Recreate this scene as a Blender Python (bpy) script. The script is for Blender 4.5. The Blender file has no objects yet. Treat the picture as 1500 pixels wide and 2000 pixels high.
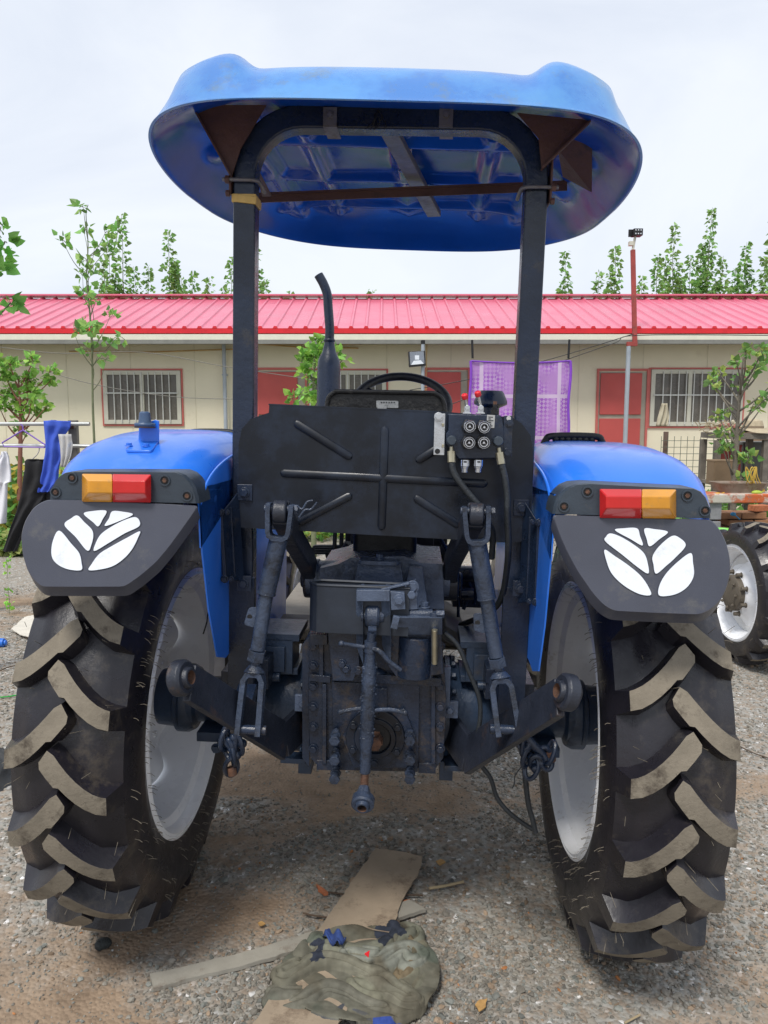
import bpy, math, random
import numpy as np
from mathutils import Vector, Matrix, Euler, noise
R = math.radians
random.seed(7); rng = np.random.default_rng(7)
scene = bpy.context.scene
C = scene.collection
# ------------------------------------------------------------------ camera
CAM_Z = 1.64; PITCH = R(7.0); F = 1500.0
cam = bpy.data.cameras.new('camera'); camo = bpy.data.objects.new('camera', cam); C.objects.link(camo)
cam.sensor_fit = 'VERTICAL'; cam.sensor_height = 36; cam.lens = 36*F/2000
cam.clip_start = .05; cam.clip_end = 3000
camo.location = (0, 0, CAM_Z); camo.rotation_euler = (R(90)-PITCH, 0, 0)
scene.camera = camo
CO = Vector((0, 0, CAM_Z)); FW = Vector((0, math.cos(PITCH), -math.sin(PITCH))); UP = Vector((0, math.sin(PITCH), math.cos(PITCH)))
def ray(px, py): return Vector(((px-750)/F, 0, 0)) + UP*((1000-py)/F) + FW
def W(px, py, Y):
    d = ray(px, py); return CO + d*(Y/d.y)
def gz(x, y):
    t = min(1, max(0, (7-y)/3)); return -max(-4, min(4, x))*.028*t+.016*min(1, max(0, (8-y)/4))
def G(px, py, h=0):
    d = ray(px, py); z = 0
    for _ in range(6):
        p = CO + d*((z+h-CAM_Z)/d.z); z = gz(p.x, p.y)
    return p
# tractor frame
M = Matrix.Translation((-.034, 2.42, 0)) @ Matrix.Rotation(R(-2.6), 4, 'Z') @ Matrix.Rotation(R(1.6), 4, 'Y')
MI = M.inverted(); COL = MI @ CO
def L(px, py, yl):
    d = MI.to_3x3() @ ray(px, py); return COL + d*((yl-COL.y)/d.y)
def LX(px, py, xl):
    d = MI.to_3x3() @ ray(px, py); return COL + d*((xl-COL.x)/d.x)
# ------------------------------------------------------------------ materials
MATS = {}
def pbr(name, col, rough=.5, metal=0, var=.12, vs=6, bump=0, bs=40, coat=0, dirt=None, rvar=.08, spec=.5, alpha=1, col2=None, c2s=3, c2t=(.45,.6), sub=None):
    m = bpy.data.materials.new(name); m.use_nodes = True; nt = m.node_tree; N = nt.nodes; K = nt.links
    b = N['Principled BSDF']; b.inputs['Roughness'].default_value = rough; b.inputs['Metallic'].default_value = metal
    b.inputs['Coat Weight'].default_value = coat; b.inputs['Coat Roughness'].default_value = .08
    b.inputs['Specular IOR Level'].default_value = spec; b.inputs['Alpha'].default_value = alpha
    tc = N.new('ShaderNodeTexCoord')
    def nz(scale, detail=5, r=.6):
        n = N.new('ShaderNodeTexNoise'); n.inputs['Scale'].default_value = scale; n.inputs['Detail'].default_value = detail; n.inputs['Roughness'].default_value = r
        K.new(tc.outputs['Object'], n.inputs['Vector']); return n
    def mix(fac, a, c):
        x = N.new('ShaderNodeMix'); x.data_type = 'RGBA'
        if hasattr(fac, 'links'): K.new(fac, x.inputs[0])
        else: x.inputs[0].default_value = fac
        for i, v in ((6, a), (7, c)):
            if hasattr(v, 'links'): K.new(v, x.inputs[i])
            else: x.inputs[i].default_value = (*v, 1)
        return x.outputs[2]
    def ramp(v, lo, hi):
        x = N.new('ShaderNodeMapRange'); x.inputs[1].default_value = lo; x.inputs[2].default_value = hi; K.new(v, x.inputs[0]); return x.outputs[0]
    n1 = nz(vs)
    lo = tuple(max(0, c*(1-var)) for c in col); hi = tuple(min(1, c*(1+var)) for c in col)
    out = mix(ramp(n1.outputs[0], .3, .7), lo, hi)
    if col2: out = mix(ramp(nz(c2s, 8, .7).outputs[0], *c2t), out, col2)
    if dirt:
        dc, amt, ds = dirt
        out = mix(ramp(nz(ds, 9, .75).outputs[0], .62-amt*.3, .75-amt*.2), out, dc)
    K.new(out, b.inputs['Base Color'])
    r = N.new('ShaderNodeMapRange'); r.inputs[1].default_value = .3; r.inputs[2].default_value = .7
    r.inputs[3].default_value = max(.03, rough-rvar); r.inputs[4].default_value = min(1, rough+rvar); K.new(nz(vs*2.3).outputs[0], r.inputs[0]); K.new(r.outputs[0], b.inputs['Roughness'])
    if bump:
        bp = N.new('ShaderNodeBump'); bp.inputs['Strength'].default_value = bump; bp.inputs['Distance'].default_value = .01
        K.new(nz(bs, 6, .65).outputs[0], bp.inputs['Height']); K.new(bp.outputs[0], b.inputs['Normal'])
    if sub: b.inputs['Transmission Weight'].default_value = sub
    MATS[name] = m; return m
black = pbr('black_paint', (.010, .018, .038), .30, var=.5, vs=5, bump=.2, bs=45, dirt=((.05, .045, .04), .12, 9), rvar=.14)
blackpanel = pbr('black_panel_paint', (.006, .009, .016), .36, var=.6, vs=3, bump=.06, bs=7, dirt=((.016, .025, .046), .5, 3), rvar=.16, spec=.4)
blackcast = pbr('black_cast_iron', (.013, .022, .044), .23, var=.6, vs=8, bump=.22, bs=90, dirt=((.085, .062, .042), .30, 9), rvar=.15)
greycast = pbr('blue_grey_cast', (.075, .10, .155), .28, var=.3, vs=7, bump=.35, bs=50, dirt=((.02, .025, .035), .3, 8))
rodmat = pbr('rod_paint', (.033, .047, .080), .26, var=.45, vs=9, bump=.35, bs=110, dirt=((.012, .013, .016), .42, 16))
rubber = pbr('tyre_rubber', (.015, .0135, .018), .33, var=.25, vs=7, bump=.12, bs=60, dirt=((.075, .062, .048), .26, 6), rvar=.12)
lugtop = pbr('dusty_lug_lit_hair', (.205, .178, .138), .85, var=.2, vs=14, bump=.3, bs=120, dirt=((.06, .048, .038), .34, 13), spec=.2)
blue = pbr('blue_fender_paint', (.022, .175, .76), .34, var=.08, vs=3, bump=.02, bs=14, coat=.35, dirt=((.06, .20, .66), .22, 5))
bluetop = pbr('pale_blue_fibreglass', (.09, .29, .62), .3, var=.13, vs=6, bump=.06, bs=12, coat=.3, dirt=((.14, .20, .24), .22, 5), col2=(.05, .19, .52), c2s=3)  # outer shell of the canopy, a paler blue than its underside
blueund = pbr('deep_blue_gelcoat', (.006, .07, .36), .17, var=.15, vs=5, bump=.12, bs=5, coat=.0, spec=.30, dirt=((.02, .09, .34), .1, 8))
rimw = pbr('silver_white_rim', (.90, .91, .93), .3, var=.04, vs=4, bump=.04, bs=12, metal=.0, dirt=((.38, .34, .28), .08, 6))
plastic = pbr('grey_plastic_flap', (.052, .056, .076), .36, var=.16, vs=4, bump=.08, bs=300, dirt=((.10, .098, .098), .22, 7))
housing = pbr('lamp_housing_paint', (.035, .048, .065), .42, var=.2, vs=8, bump=.15, bs=50, dirt=((.10, .09, .075), .12, 10))
whiteplate = pbr('white_emblem', (.74, .78, .84), .3, var=.03, dirt=((.55, .56, .58), .2, 12))
amber = pbr('amber_lens', (.62, .27, .02), .22, var=.18, vs=9, coat=.6, dirt=((.35, .2, .07), .2, 20))
redlens = pbr('red_lens', (.52, .012, .012), .2, var=.15, vs=9, coat=.6)
rust = pbr('rusty_brown_steel', (.095, .043, .03), .6, var=.35, vs=9, bump=.3, bs=60, dirt=((.03, .02, .018), .3, 9))
rustgrey = pbr('worn_grey_steel', (.16, .15, .15), .42, metal=.3, var=.25, vs=11, bump=.2, bs=50, dirt=((.08, .05, .035), .3, 12))
orust = pbr('orange_rust', (.11, .052, .03), .75, var=.4, vs=30, bump=.5, bs=80, dirt=((.02, .02, .025), .4, 25))
steel = pbr('zinc_steel', (.55, .56, .57), .3, metal=.8, var=.1, vs=20, bump=.08, bs=60)
brass = pbr('zinc_brass', (.42, .38, .27), .35, metal=.8, var=.15, vs=20)
chrome = pbr('chrome', (.60, .60, .61), .2, metal=1, var=.1, vs=60)
redknob = pbr('red_plastic', (.75, .03, .04), .3, var=.04)
hose = pbr('black_hose', (.022, .026, .03), .4, var=.25, vs=15, bump=.4, bs=120)
darkv = pbr('oily_black', (.006, .006, .007), .5, var=.4, bump=.3, bs=40)
tape = pbr('yellow_tape', (.55, .36, .10), .5, var=.2, vs=20, bump=.2, bs=50)
sticker = pbr('pale_sticker', (.5, .5, .48), .5, var=.15, vs=80, dirt=((.12, .12, .12), .35, 160))
mat_foot = pbr('dusty_foot_mat', (.24, .215, .18), .85, var=.2, vs=8, bump=.4, bs=50)
seatmat = pbr('worn_black_vinyl', (.02, .019, .018), .5, var=.3, vs=20, bump=.5, bs=60, dirt=((.10, .09, .075), .3, 14))
# ------------------------------------------------------------------ mesh builder
def frame_of(d):
    d = d.normalized(); a = Vector((0, 0, 1)) if abs(d.z) < .9 else Vector((1, 0, 0))
    u = d.cross(a).normalized(); return u, d.cross(u).normalized()
class MB:
    def __init__(s): s.v = []; s.f = []; s.m = []; s.mi = 0
    def add(s, vs, fs):
        b = len(s.v); s.v += [tuple(p) for p in vs]
        for f in fs: s.f.append(tuple(i+b for i in f)); s.m.append(s.mi)
        return s
    def box(s, c, d, rot=None):
        c = Vector(c); x, y, z = d[0]/2, d[1]/2, d[2]/2
        vs = [Vector((i, j, k)) for i in (-x, x) for j in (-y, y) for k in (-z, z)]
        if rot is not None:
            rm = Euler(rot).to_matrix() if not isinstance(rot, Matrix) else rot; vs = [rm @ v for v in vs]
        return s.add([c+v for v in vs], [(0,1,3,2),(4,6,7,5),(0,4,5,1),(2,3,7,6),(0,2,6,4),(1,5,7,3)])
    def bar(s, p0, p1, w, h, side=None, w1=None, h1=None):
        p0 = Vector(p0); p1 = Vector(p1); d = (p1-p0).normalized()
        if side is None: u, v = frame_of(d)
        else:
            u = Vector(side); u = (u-d*u.dot(d)).normalized(); v = d.cross(u)
        w1 = w1 or w; h1 = h1 or h
        vs = [p0+u*a*w/2+v*b*h/2 for a, b in ((-1,-1),(1,-1),(1,1),(-1,1))]+[p1+u*a*w1/2+v*b*h1/2 for a, b in ((-1,-1),(1,-1),(1,1),(-1,1))]
        return s.add(vs, [(3,2,1,0),(4,5,6,7),(0,1,5,4),(1,2,6,5),(2,3,7,6),(3,0,4,7)])
    def lathe(s, o, ax, prof, n=24, caps=True, ph=0):
        o = Vector(o); ax = Vector(ax).normalized(); u, v = frame_of(ax); vs = []; fs = []
        for (h, r) in prof:
            for i in range(n):
                a = 2*math.pi*i/n+ph; vs.append(o+ax*h+(u*math.cos(a)+v*math.sin(a))*r)
        for j in range(len(prof)-1):
            for i in range(n): k = (i+1) % n; fs.append((j*n+i, j*n+k, (j+1)*n+k, (j+1)*n+i))
        if caps: fs.append(tuple(range(n-1, -1, -1))); b = (len(prof)-1)*n; fs.append(tuple(range(b, b+n)))
        return s.add(vs, fs)
    def cyl(s, p0, p1, r0, r1=None, n=20, ph=0):
        p0 = Vector(p0); p1 = Vector(p1); return s.lathe(p0, p1-p0, [(0, r0), ((p1-p0).length, r0 if r1 is None else r1)], n, ph=ph)
    def bolt(s, p, ax, r=.012, h=.009, stud=0):
        ax = Vector(ax).normalized(); p = Vector(p)
        s.cyl(p, p+ax*.003, r*1.35, n=16); s.cyl(p+ax*.003, p+ax*(h+.003), r, n=6)
        if stud: s.cyl(p+ax*h, p+ax*(h+stud), r*.55, n=10)
        return s
    def sphere(s, c, r, n=16, sc=(1, 1, 1)):
        c = Vector(c); vs = []; fs = []; m = n//2
        for j in range(1, m):
            t = math.pi*j/m
            for i in range(n):
                a = 2*math.pi*i/n; vs.append(c+Vector((math.sin(t)*math.cos(a)*r*sc[0], math.sin(t)*math.sin(a)*r*sc[1], math.cos(t)*r*sc[2])))
        vs += [c+Vector((0, 0, r*sc[2])), c-Vector((0, 0, r*sc[2]))]; T = len(vs)-2
        for j in range(m-2):
            for i in range(n): k = (i+1) % n; fs.append((j*n+i, (j+1)*n+i, (j+1)*n+k, j*n+k))
        for i in range(n): k = (i+1) % n; fs.append((T, i, k)); fs.append((T+1, (m-2)*n+k, (m-2)*n+i))
        return s.add(vs, fs)
    def tube(s, pts, r, n=10, closed=False, caps=True, rs=None):
        pts = [Vector(p) for p in pts]; N_ = len(pts); vs = []; fs = []; u = None
        for i, p in enumerate(pts):
            a = pts[i-1] if (i > 0 or closed) else p; b = pts[(i+1) % N_] if (i < N_-1 or closed) else p
            d = (b-a).normalized()
            if u is None: u, _ = frame_of(d)
            u = (u-d*u.dot(d)).normalized(); v = d.cross(u); rr = rs[i] if rs else r
            for k in range(n): t = 2*math.pi*k/n; vs.append(p+(u*math.cos(t)+v*math.sin(t))*rr)
        for j in range(N_ if closed else N_-1):
            q = (j+1) % N_
            for i in range(n): k = (i+1) % n; fs.append((j*n+i, j*n+k, q*n+k, q*n+i))
        if caps and not closed: fs.append(tuple(range(n-1, -1, -1))); fs.append(tuple(range((N_-1)*n, N_*n)))
        return s.add(vs, fs)
    def rect_tube(s, pts, w, h, side):
        pts = [Vector(p) for p in pts]; vs = []; fs = []
        for i, p in enumerate(pts):
            a = pts[max(0, i-1)]; b = pts[min(len(pts)-1, i+1)]; d = (b-a).normalized()
            u = Vector(side); u = (u-d*u.dot(d)).normalized(); v = d.cross(u)
            vs += [p+u*x*w/2+v*y*h/2 for x, y in ((-1,-1),(1,-1),(1,1),(-1,1))]
        for j in range(len(pts)-1):
            for i in range(4): k = (i+1) % 4; fs.append((j*4+i, j*4+k, j*4+4+k, j*4+4+i))
        e = (len(pts)-1)*4; fs += [(3,2,1,0), (e, e+1, e+2, e+3)]
        return s.add(vs, fs)
    def prism(s, loop, off):
        loop = [Vector(p) for p in loop]; off = Vector(off); n = len(loop)
        fs = [tuple(range(n)), tuple(range(2*n-1, n-1, -1))]+[(i, i+n, (i+1) % n+n, (i+1) % n) for i in range(n)]
        return s.add(loop+[p+off for p in loop], fs)
    def grid(s, P, nx, ny):
        return s.add(P, [(j*nx+i, j*nx+i+1, (j+1)*nx+i+1, (j+1)*nx+i) for j in range(ny-1) for i in range(nx-1)])
    def build(s, name, mats, parent=None, bevel=0, angle=38, solid=0, flat=False, fixn=True, seg=2):
        me = bpy.data.meshes.new(name); me.from_pydata(s.v, [], s.f); me.update()
        if not isinstance(mats, (list, tuple)): mats = [mats]
        for m in mats: me.materials.append(m)
        me.polygons.foreach_set('material_index', s.m)
        if fixn:
            import bmesh
            bm = bmesh.new(); bm.from_mesh(me); bmesh.ops.recalc_face_normals(bm, faces=bm.faces); bm.to_mesh(me); bm.free()
        if not flat:
            me.polygons.foreach_set('use_smooth', [True]*len(me.polygons)); me.set_sharp_from_angle(angle=R(angle))
        o = bpy.data.objects.new(name, me); C.objects.link(o)
        if parent is not None: o.parent = parent
        if solid:
            x = o.modifiers.new('s', 'SOLIDIFY'); x.thickness = solid; x.offset = 0
        if bevel:
            x = o.modifiers.new('b', 'BEVEL'); x.width = bevel; x.segments = seg; x.limit_method = 'ANGLE'; x.angle_limit = R(40); x.harden_normals = True
        return o
def tag(o, label=None, cat=None, group=None, kind=None):
    if label: o['label'] = label
    if cat: o['category'] = cat
    if group: o['group'] = group
    if kind: o['kind'] = kind
    return o
def empty(name, loc, label=None, cat=None, group=None, mw=None):
    o = bpy.data.objects.new(name, None); C.objects.link(o); o.empty_display_size = .1
    if mw is not None: o.matrix_world = mw
    else: o.location = loc
    return tag(o, label, cat, group)
def cr(pts, n=6, closed=False):
    pts = [Vector(p) for p in pts]; N_ = len(pts); out = []
    rngi = range(N_ if closed else N_-1)
    for i in rngi:
        if closed: a, b, c, d = pts[i-1], pts[i], pts[(i+1) % N_], pts[(i+2) % N_]
        else: a, b, c, d = pts[max(i-1, 0)], pts[i], pts[i+1], pts[min(i+2, N_-1)]
        for k in range(n):
            t = k/n; out.append(.5*((2*b)+(c-a)*t+(2*a-5*b+4*c-d)*t*t+(3*b-a-3*c+d)*t**3))
    if not closed: out.append(pts[-1])
    return out
def rnd_loop(pts, r, n=4):
    """round the corners of a closed 3D loop"""
    pts = [Vector(p) for p in pts]; out = []; N_ = len(pts)
    for i, p in enumerate(pts):
        a = pts[i-1]-p; b = pts[(i+1) % N_]-p; rr = r[i] if isinstance(r, (list, tuple)) else r
        q = min(rr, a.length*.45, b.length*.45); p0 = p+a.normalized()*q; p1 = p+b.normalized()*q
        for k in range(n+1): t = k/n; out.append(p0*(1-t)**2+p*2*t*(1-t)+p1*t*t)
    return out
# ------------------------------------------------------------------ wheels
def make_tyre(Rw=.686, hw=.158, rim=.415, nl=20, seed=0, hairs=420):
    """tyre about the x axis, centre at origin. Rw outer radius over the lugs"""
    rr = random.Random(seed); mb = MB(); k = Rw/.71
    lh = hw*.81
    LOW = -1
    def Rc(u):
        a = abs(u)/lh
        return (.660-.010*a*a-.045*max(0, a-.72)**1.3*2.6)*k if a < 1.0 else .625*k
    prof = [(-.80*hw, rim-.012), (-.86*hw, rim+.004), (-.90*hw, rim+.02), (-.95*hw, rim+.05*k), (-1.0*hw, .50*k), (-1.01*hw, .545*k), (-.99*hw, .59*k), (-.92*hw, .622*k)]
    prof += [(q*lh*.95, Rc(q*lh)) for q in (-.86, -.75, -.55, -.3, -.1, 0, .1, .3, .55, .75, .86)]
    prof += [(-a, b) for a, b in reversed(prof[:8])]
    n = 96; vs = []; fs = []
    for h, r in prof:
        for i in range(n): a = 2*math.pi*i/n; vs.append((h, -r*math.cos(a), r*math.sin(a)))
    for j in range(len(prof)-1):
        for i in range(n): q = (i+1) % n; fs.append((j*n+i, j*n+q, (j+1)*n+q, (j+1)*n+i))
    mb.add(vs, fs)
    for rad in (.455*k, .475*k):
        for sd in (-1, 1):
            pass
    TS = (0, .07, .18, .30, .345, .46, .60, .74, .88, 1.0); T = len(TS)
    for sd in (-1, 1):
        for l in range(nl):
            ph0 = 2*math.pi*(l+(.5 if sd > 0 else 0))/nl + rr.uniform(-.004, .004)
            cs = []
            for i in range(T):
                t = TS[i]; u = (-.030+(.215)*t)*lh/.187; a = -.135*k*(1-(1-t)**1.55)
                cs.append((u, a))
            secs = []
            for i in range(T):
                u, a = cs[i]; u0, a0 = cs[max(0, i-1)]; u1, a1 = cs[min(T-1, i+1)]
                du, da = u1-u0, a1-a0; ll = math.hypot(du, da); nu, na = -da/ll, du/ll
                t = TS[i]; wt = .0255*k; wl = (.035 if t < .32 else .0235+.003*t)*k; wb = .041*k; wc = (.050 if t < .32 else .040+.004*t)*k
                if i == 0: wt *= .8; wl *= .85
                Rt = (.710-.020*(abs(u)/lh)**2.2)*k
                row = []
                for (w, top) in (((-wb, 0), (-wt, 1), (wl, 1), (wc, 0)) if LOW > 0 else ((-wc, 0), (-wl, 1), (wt, 1), (wb, 0))):
                    uu = u+nu*w*(.75 if i else .5); aa = a+na*w
                    uu = max(-.05*lh/.187, min(uu, lh*1.0))
                    rad = Rt if top else Rc(min(abs(uu), lh*.93))-.012
                    if not top and i == T-1: rad = .585*k; uu = hw*.985
                    if top and i == T-1: uu = lh*1.0
                    th = ph0+aa/(.70*k); row.append((sd*uu, -rad*math.cos(th), rad*math.sin(th)))
                secs.append(row)
            vs = [p for row in secs for p in row]
            side = []; top = []
            for i in range(T-1):
                b = i*4
                side += [(b, b+1, b+5, b+4), (b+2, b+3, b+7, b+6)]; top.append((b+1, b+2, b+6, b+5))
            side.append((0, 3, 2, 1)); e = (T-1)*4; side.append((e, e+1, e+2, e+3))
            mb.mi = 0; base = len(mb.v); mb.add(vs, side)
            mb.mi = 1
            for f in top: mb.f.append(tuple(q+base for q in f)); mb.m.append(1)
            mb.mi = 0
    # moulding hairs: light caught by the rubber put in as the pale lug colour
    mb.mi = 1
    for _ in range(hairs):
        sd = rr.choice((-1, 1)); a = rr.uniform(0, 2*math.pi); r = rr.choice((rim+.02, rim+.045, .50*k, .56*k, .60*k))+rr.uniform(-.006, .006)
        u = .93*hw if r < rim+.03 else .985*hw
        p = Vector((sd*u, -r*math.cos(a), r*math.sin(a))); ln = rr.uniform(.012, .028)
        d = Vector((sd*1.0, rr.uniform(-.35, .35), rr.uniform(-.6, .2))).normalized()
        mb.tube([p, p+d*ln*.6, p+d*ln+Vector((0, 0, -.004))], .0010, 4)
    for _ in range(int(hairs*.35)):
        a = rr.uniform(0, 2*math.pi); u = rr.uniform(-.95, .95)*hw; r = .70*k
        p = Vector((u, -r*math.cos(a), r*math.sin(a))); d = Vector((rr.uniform(-.4, .4), -math.cos(a), math.sin(a))).normalized()
        mb.tube([p-d*.03, p+d*rr.uniform(.008, .022)], .0009, 4)
    return mb
def make_rim(mb, r=.415, hw=.165, sc=1):
    """rim barrel, both faces modelled"""
    pr = [(-hw, r+.014), (-hw-.004, r+.004), (-hw+.006, r-.006), (-hw+.03, r-.012), (-hw+.045, r-.034), (-hw+.075, r-.042), (-.02, r-.046), (.02, r-.046), (hw-.075, r-.04), (hw-.045, r-.034), (hw-.03, r-.012), (hw-.006, r-.006), (hw+.004, r+.004), (hw, r+.014)]
    pr2 = [(a, b-.006 if 0 < i < len(pr)-1 else b) for i, (a, b) in enumerate(pr)]
    n = 96
    for P_ in (pr2, [(a, b+.004) for a, b in pr]):
        vs = []; fs = []
        for h, q in P_:
            for i in range(n): t = 2*math.pi*i/n; vs.append((h, -q*math.cos(t), q*math.sin(t)))
        for j in range(len(P_)-1):
            for i in range(n): k = (i+1) % n; fs.append((j*n+i, j*n+k, (j+1)*n+k, (j+1)*n+i))
        mb.add(vs, fs)
def make_disc(mb, r=.372, off=.03, lobes=8, s=1, hubr=.10):
    """dished wheel disc with a wavy edge; s = outer side"""
    n = 128; rings = []
    for t, dep in ((0.24, .085), (.42, .085), (.5, .07), (.62, .035), (.76, .015), (.88, -.002), (1.0, -.028)):
        ring = []
        for i in range(n):
            a = 2*math.pi*i/n; w = .5+.5*math.cos(lobes*a)
            q = r*t; e = max(0, (t-.55)/.45)
            q -= e*.028*(1-w); d = dep - e*.022*(1-w) + .03*e*e*w
            ring.append((s*(off+d), -q*math.cos(a), q*math.sin(a)))
        rings.append(ring)
    vs = [p for g in rings for p in g]; m = len(rings)
    fs = [(j*n+i, j*n+(i+1) % n, (j+1)*n+(i+1) % n, (j+1)*n+i) for j in range(m-1) for i in range(n)]
    mb.add(vs, fs)
    vs2 = [(x+.008, y, z) for x, y, z in vs]; mb.add(vs2, fs)
    for i in range(lobes):      # lugs welding disc to rim
        a = 2*math.pi*i/lobes; c = Vector((s*(off+.012), -(r+.0)*math.cos(a), (r+.0)*math.sin(a)))
        mb.bolt(c-Vector((s*.03, 0, 0))*0-Vector((0, -.045*math.cos(a), .045*math.sin(a))), (-s, 0, 0), .013, .012)
def wheel(parent, loc, s, Rw=.686, hw=.158, rim=.415, nl=20, seed=0, name='wheel', hairs=420, lobes=8, hubout=False, lab=None):
    k = Rw/.71; mb = MB(); make_disc(mb, rim-.043*k, (.03 if hubout else .062)*k, lobes, s)
    d = mb.build(name, rimw, parent, angle=50); d.location = loc
    t = make_tyre(Rw, hw, rim, nl, seed, hairs).build('tyre', [rubber, lugtop], d, bevel=.004, angle=30, fixn=True)
    m2 = MB(); make_rim(m2, rim, hw*.90); m2.build('rim', rimw, d, angle=40)
    m3 = MB(); hr = .135*k
    m3.lathe((s*.075*k-.0*s, 0, 0), (s, 0, 0), [(0, .05*k), (.0, hr), (.04*k, hr), (.052*k, hr*.92), (.055*k, .07*k), (.10*k, .06*k), (.105*k, .03*k)], 40)
    for i in range(10):
        a = 2*math.pi*i/10; m3.bolt((s*(.12*k), -.11*k*math.cos(a), .11*k*math.sin(a)), (s, 0, 0), .012*k, .012*k, .01)
    m3.build('hub', blackcast if not hubout else MATS['hub_brown'], d, bevel=.002)
    return d
hubb = pbr('hub_brown', (.12, .10, .075), .6, var=.2, bump=.3)
# ================================================================== TRACTOR
tr = empty('tractor', None, 'blue farm tractor with canopy roof and chevron tyres, seen from behind on gravel', 'tractor', mw=M)
wheel(tr, (-.765, 0, .70), -1, seed=1); wheel(tr, (.757, 0, .70), 1, seed=2)
for sx in (-1, 1): wheel(tr, (sx*.70, 2.0, .47), sx, Rw=.48, hw=.13, rim=.27, nl=18, seed=5, hairs=0)
# ---- canopy
def canopy():
    cx, cy, ax, ay = .0, .18, .655, .79
    zr = 2.36
    def shape(t):
        c, s_ = math.cos(t), math.sin(t); nexp = 2/(4.0 if s_ < 0 else 3.3)
        x = math.copysign(abs(c)**nexp, c); y = math.copysign(abs(s_)**nexp, s_)
        return x*(1-.035*y), y
    def top(x, y, r):
        e = 1-r
        base = .115*(1-math.exp(-(e/.085)**1.3)) if e > 0 else 0
        ridge = .047*math.exp(-((abs(x)-.462)/.115)**6)*min(1, max(0, e/.08))*(1 if y < .75 else max(0, 1-(y-.75)/.2))
        crown = .02*(1-x*x/ax/ax)*min(1, e/.2)
        groove = -.012*math.exp(-((abs(x)-.55)/.013)**2)*min(1, max(0, e/.05))
        return base+ridge+crown+groove
    def und(x, y, r):
        e = 1-r; z = .10*(1-math.exp(-(e/.12)**1.3)) if e > 0 else 0
        def g(v, c, w): return math.exp(-((v-c)/w)**4)
        m = min(1, max(0, (e-.12)/.05))
        ribs = 0
        for yy in (-.22, .14, .48): ribs = max(ribs, g(y, yy, .028))
        for xx in (-.27, .27, 0): ribs = max(ribs, g(x, xx, .026)*(1 if abs(y-.14) < .45 else 0))
        ribs = max(ribs, g(abs(x), .43, .03)*(1 if abs(y-.1) < .5 else 0))
        return z-.022*ribs*m+.006*m*noise.noise(Vector((x*4, y*4, 1)))
    n = 200; rs = [1.0, .995, .985, .97, .955, .94, .92, .9, .88, .86, .84, .82, .80]+[.80*(1-i/44) for i in range(1, 44)]
    def surf(fn, inset, z0, mat, name, off):
        mb = MB(); vs = []
        for r in rs:
            for i in range(n):
                t = 2*math.pi*i/n; sx_, sy_ = shape(t); rr_ = r
                x = sx_*ax*rr_*inset; y = sy_*ay*rr_*inset; flare = .0
                droop = -.055*max(0, (abs(sx_)-.6)/.4)**2*math.exp(-((sy_+.1)/.7)**2)*max(0, 1-(1-r)/.3) - .02*max(0, sy_)*max(0, 1-(1-r)/.3)
                vs.append((cx+.018+x+.02*y, cy+y, z0+fn(x, y, r)+droop-.004+.017*y-.015*x))
        vs.append((cx, cy, z0+fn(0, 0, 0))); m = len(rs); T = len(vs)-1
        fs = [(j*n+i, j*n+(i+1) % n, (j+1)*n+(i+1) % n, (j+1)*n+i) for j in range(m-1) for i in range(n)]
        fs += [((m-1)*n+i, (m-1)*n+(i+1) % n, T) for i in range(n)]
        mb.add(vs, fs); return mb, n
    mb, _ = surf(top, 1.0, zr, None, '', 0)
    b0 = len(mb.v); mb2, _ = surf(und, .992, zr-.001, None, '', 0)
    mb.mi = 1; mb.add(mb2.v, mb2.f)
    mb.mi = 0; 
    for i in range(n): k = (i+1) % n; mb.f.append((i, k, b0+k, b0+i)); mb.m.append(0)
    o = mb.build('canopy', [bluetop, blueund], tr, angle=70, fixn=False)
    o['label'] = 'blue fibreglass roof, paler on top and glossy underneath'
canopy()
# ---- roll frame
mb = MB(); yp = -.26
xl_, xr_ = L(480, 600, yp).x, L(1034, 600, yp).x
zt = L(750, 236, yp).z; zb = .84; rc = .155
pts = [(xl_, yp, zb), (xl_, yp, 1.2), (xl_, yp, 1.8), (xl_, yp, zt-rc)]
for i in range(1, 9):
    a = math.pi*i/16; pts.append((xl_+rc*(1-math.cos(a)), yp, zt-rc+rc*math.sin(a)))
for i in range(0, 9):
    a = math.pi*i/16; pts.append((xr_-rc*(1-math.sin(a)), yp, zt-rc+rc*math.cos(a)))
pts += [(xr_, yp, 1.8), (xr_, yp, 1.2), (xr_, yp, zb)]
mb.rect_tube(pts, .06, .06, (0, 1, 0)); rf = mb.build('roll_frame', black, tr, bevel=.006)
mb = MB(); rr = random.Random(3)      # weld beads and chips
for x in (xl_, xr_):
    for _ in range(26):
        z = rr.uniform(1.5, 2.2); p = Vector((x+rr.uniform(-.018, .018), yp-.031, z)); mb.sphere(p, rr.uniform(.0015, .004), 6, (rr.uniform(1, 3), .5, .7))
    for i in range(16):
        t = i/15; mb.sphere((x+(.03 if x < 0 else -.03)*(1-t)*0+(x/abs(x))*(-.02+.05*t)*-1*-1, yp-.034, 1.655-.05*t), .005, 6)
pass
mb = MB(); mb.box((xl_, yp, L(480, 393, yp).z), (.066, .066, .022)); mb.box((xl_+.01, yp-.002, L(480, 396, yp).z), (.05, .067, .02), (0, .1, 0)); mb.build('tape_wrap', tape, tr, bevel=.002)
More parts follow.
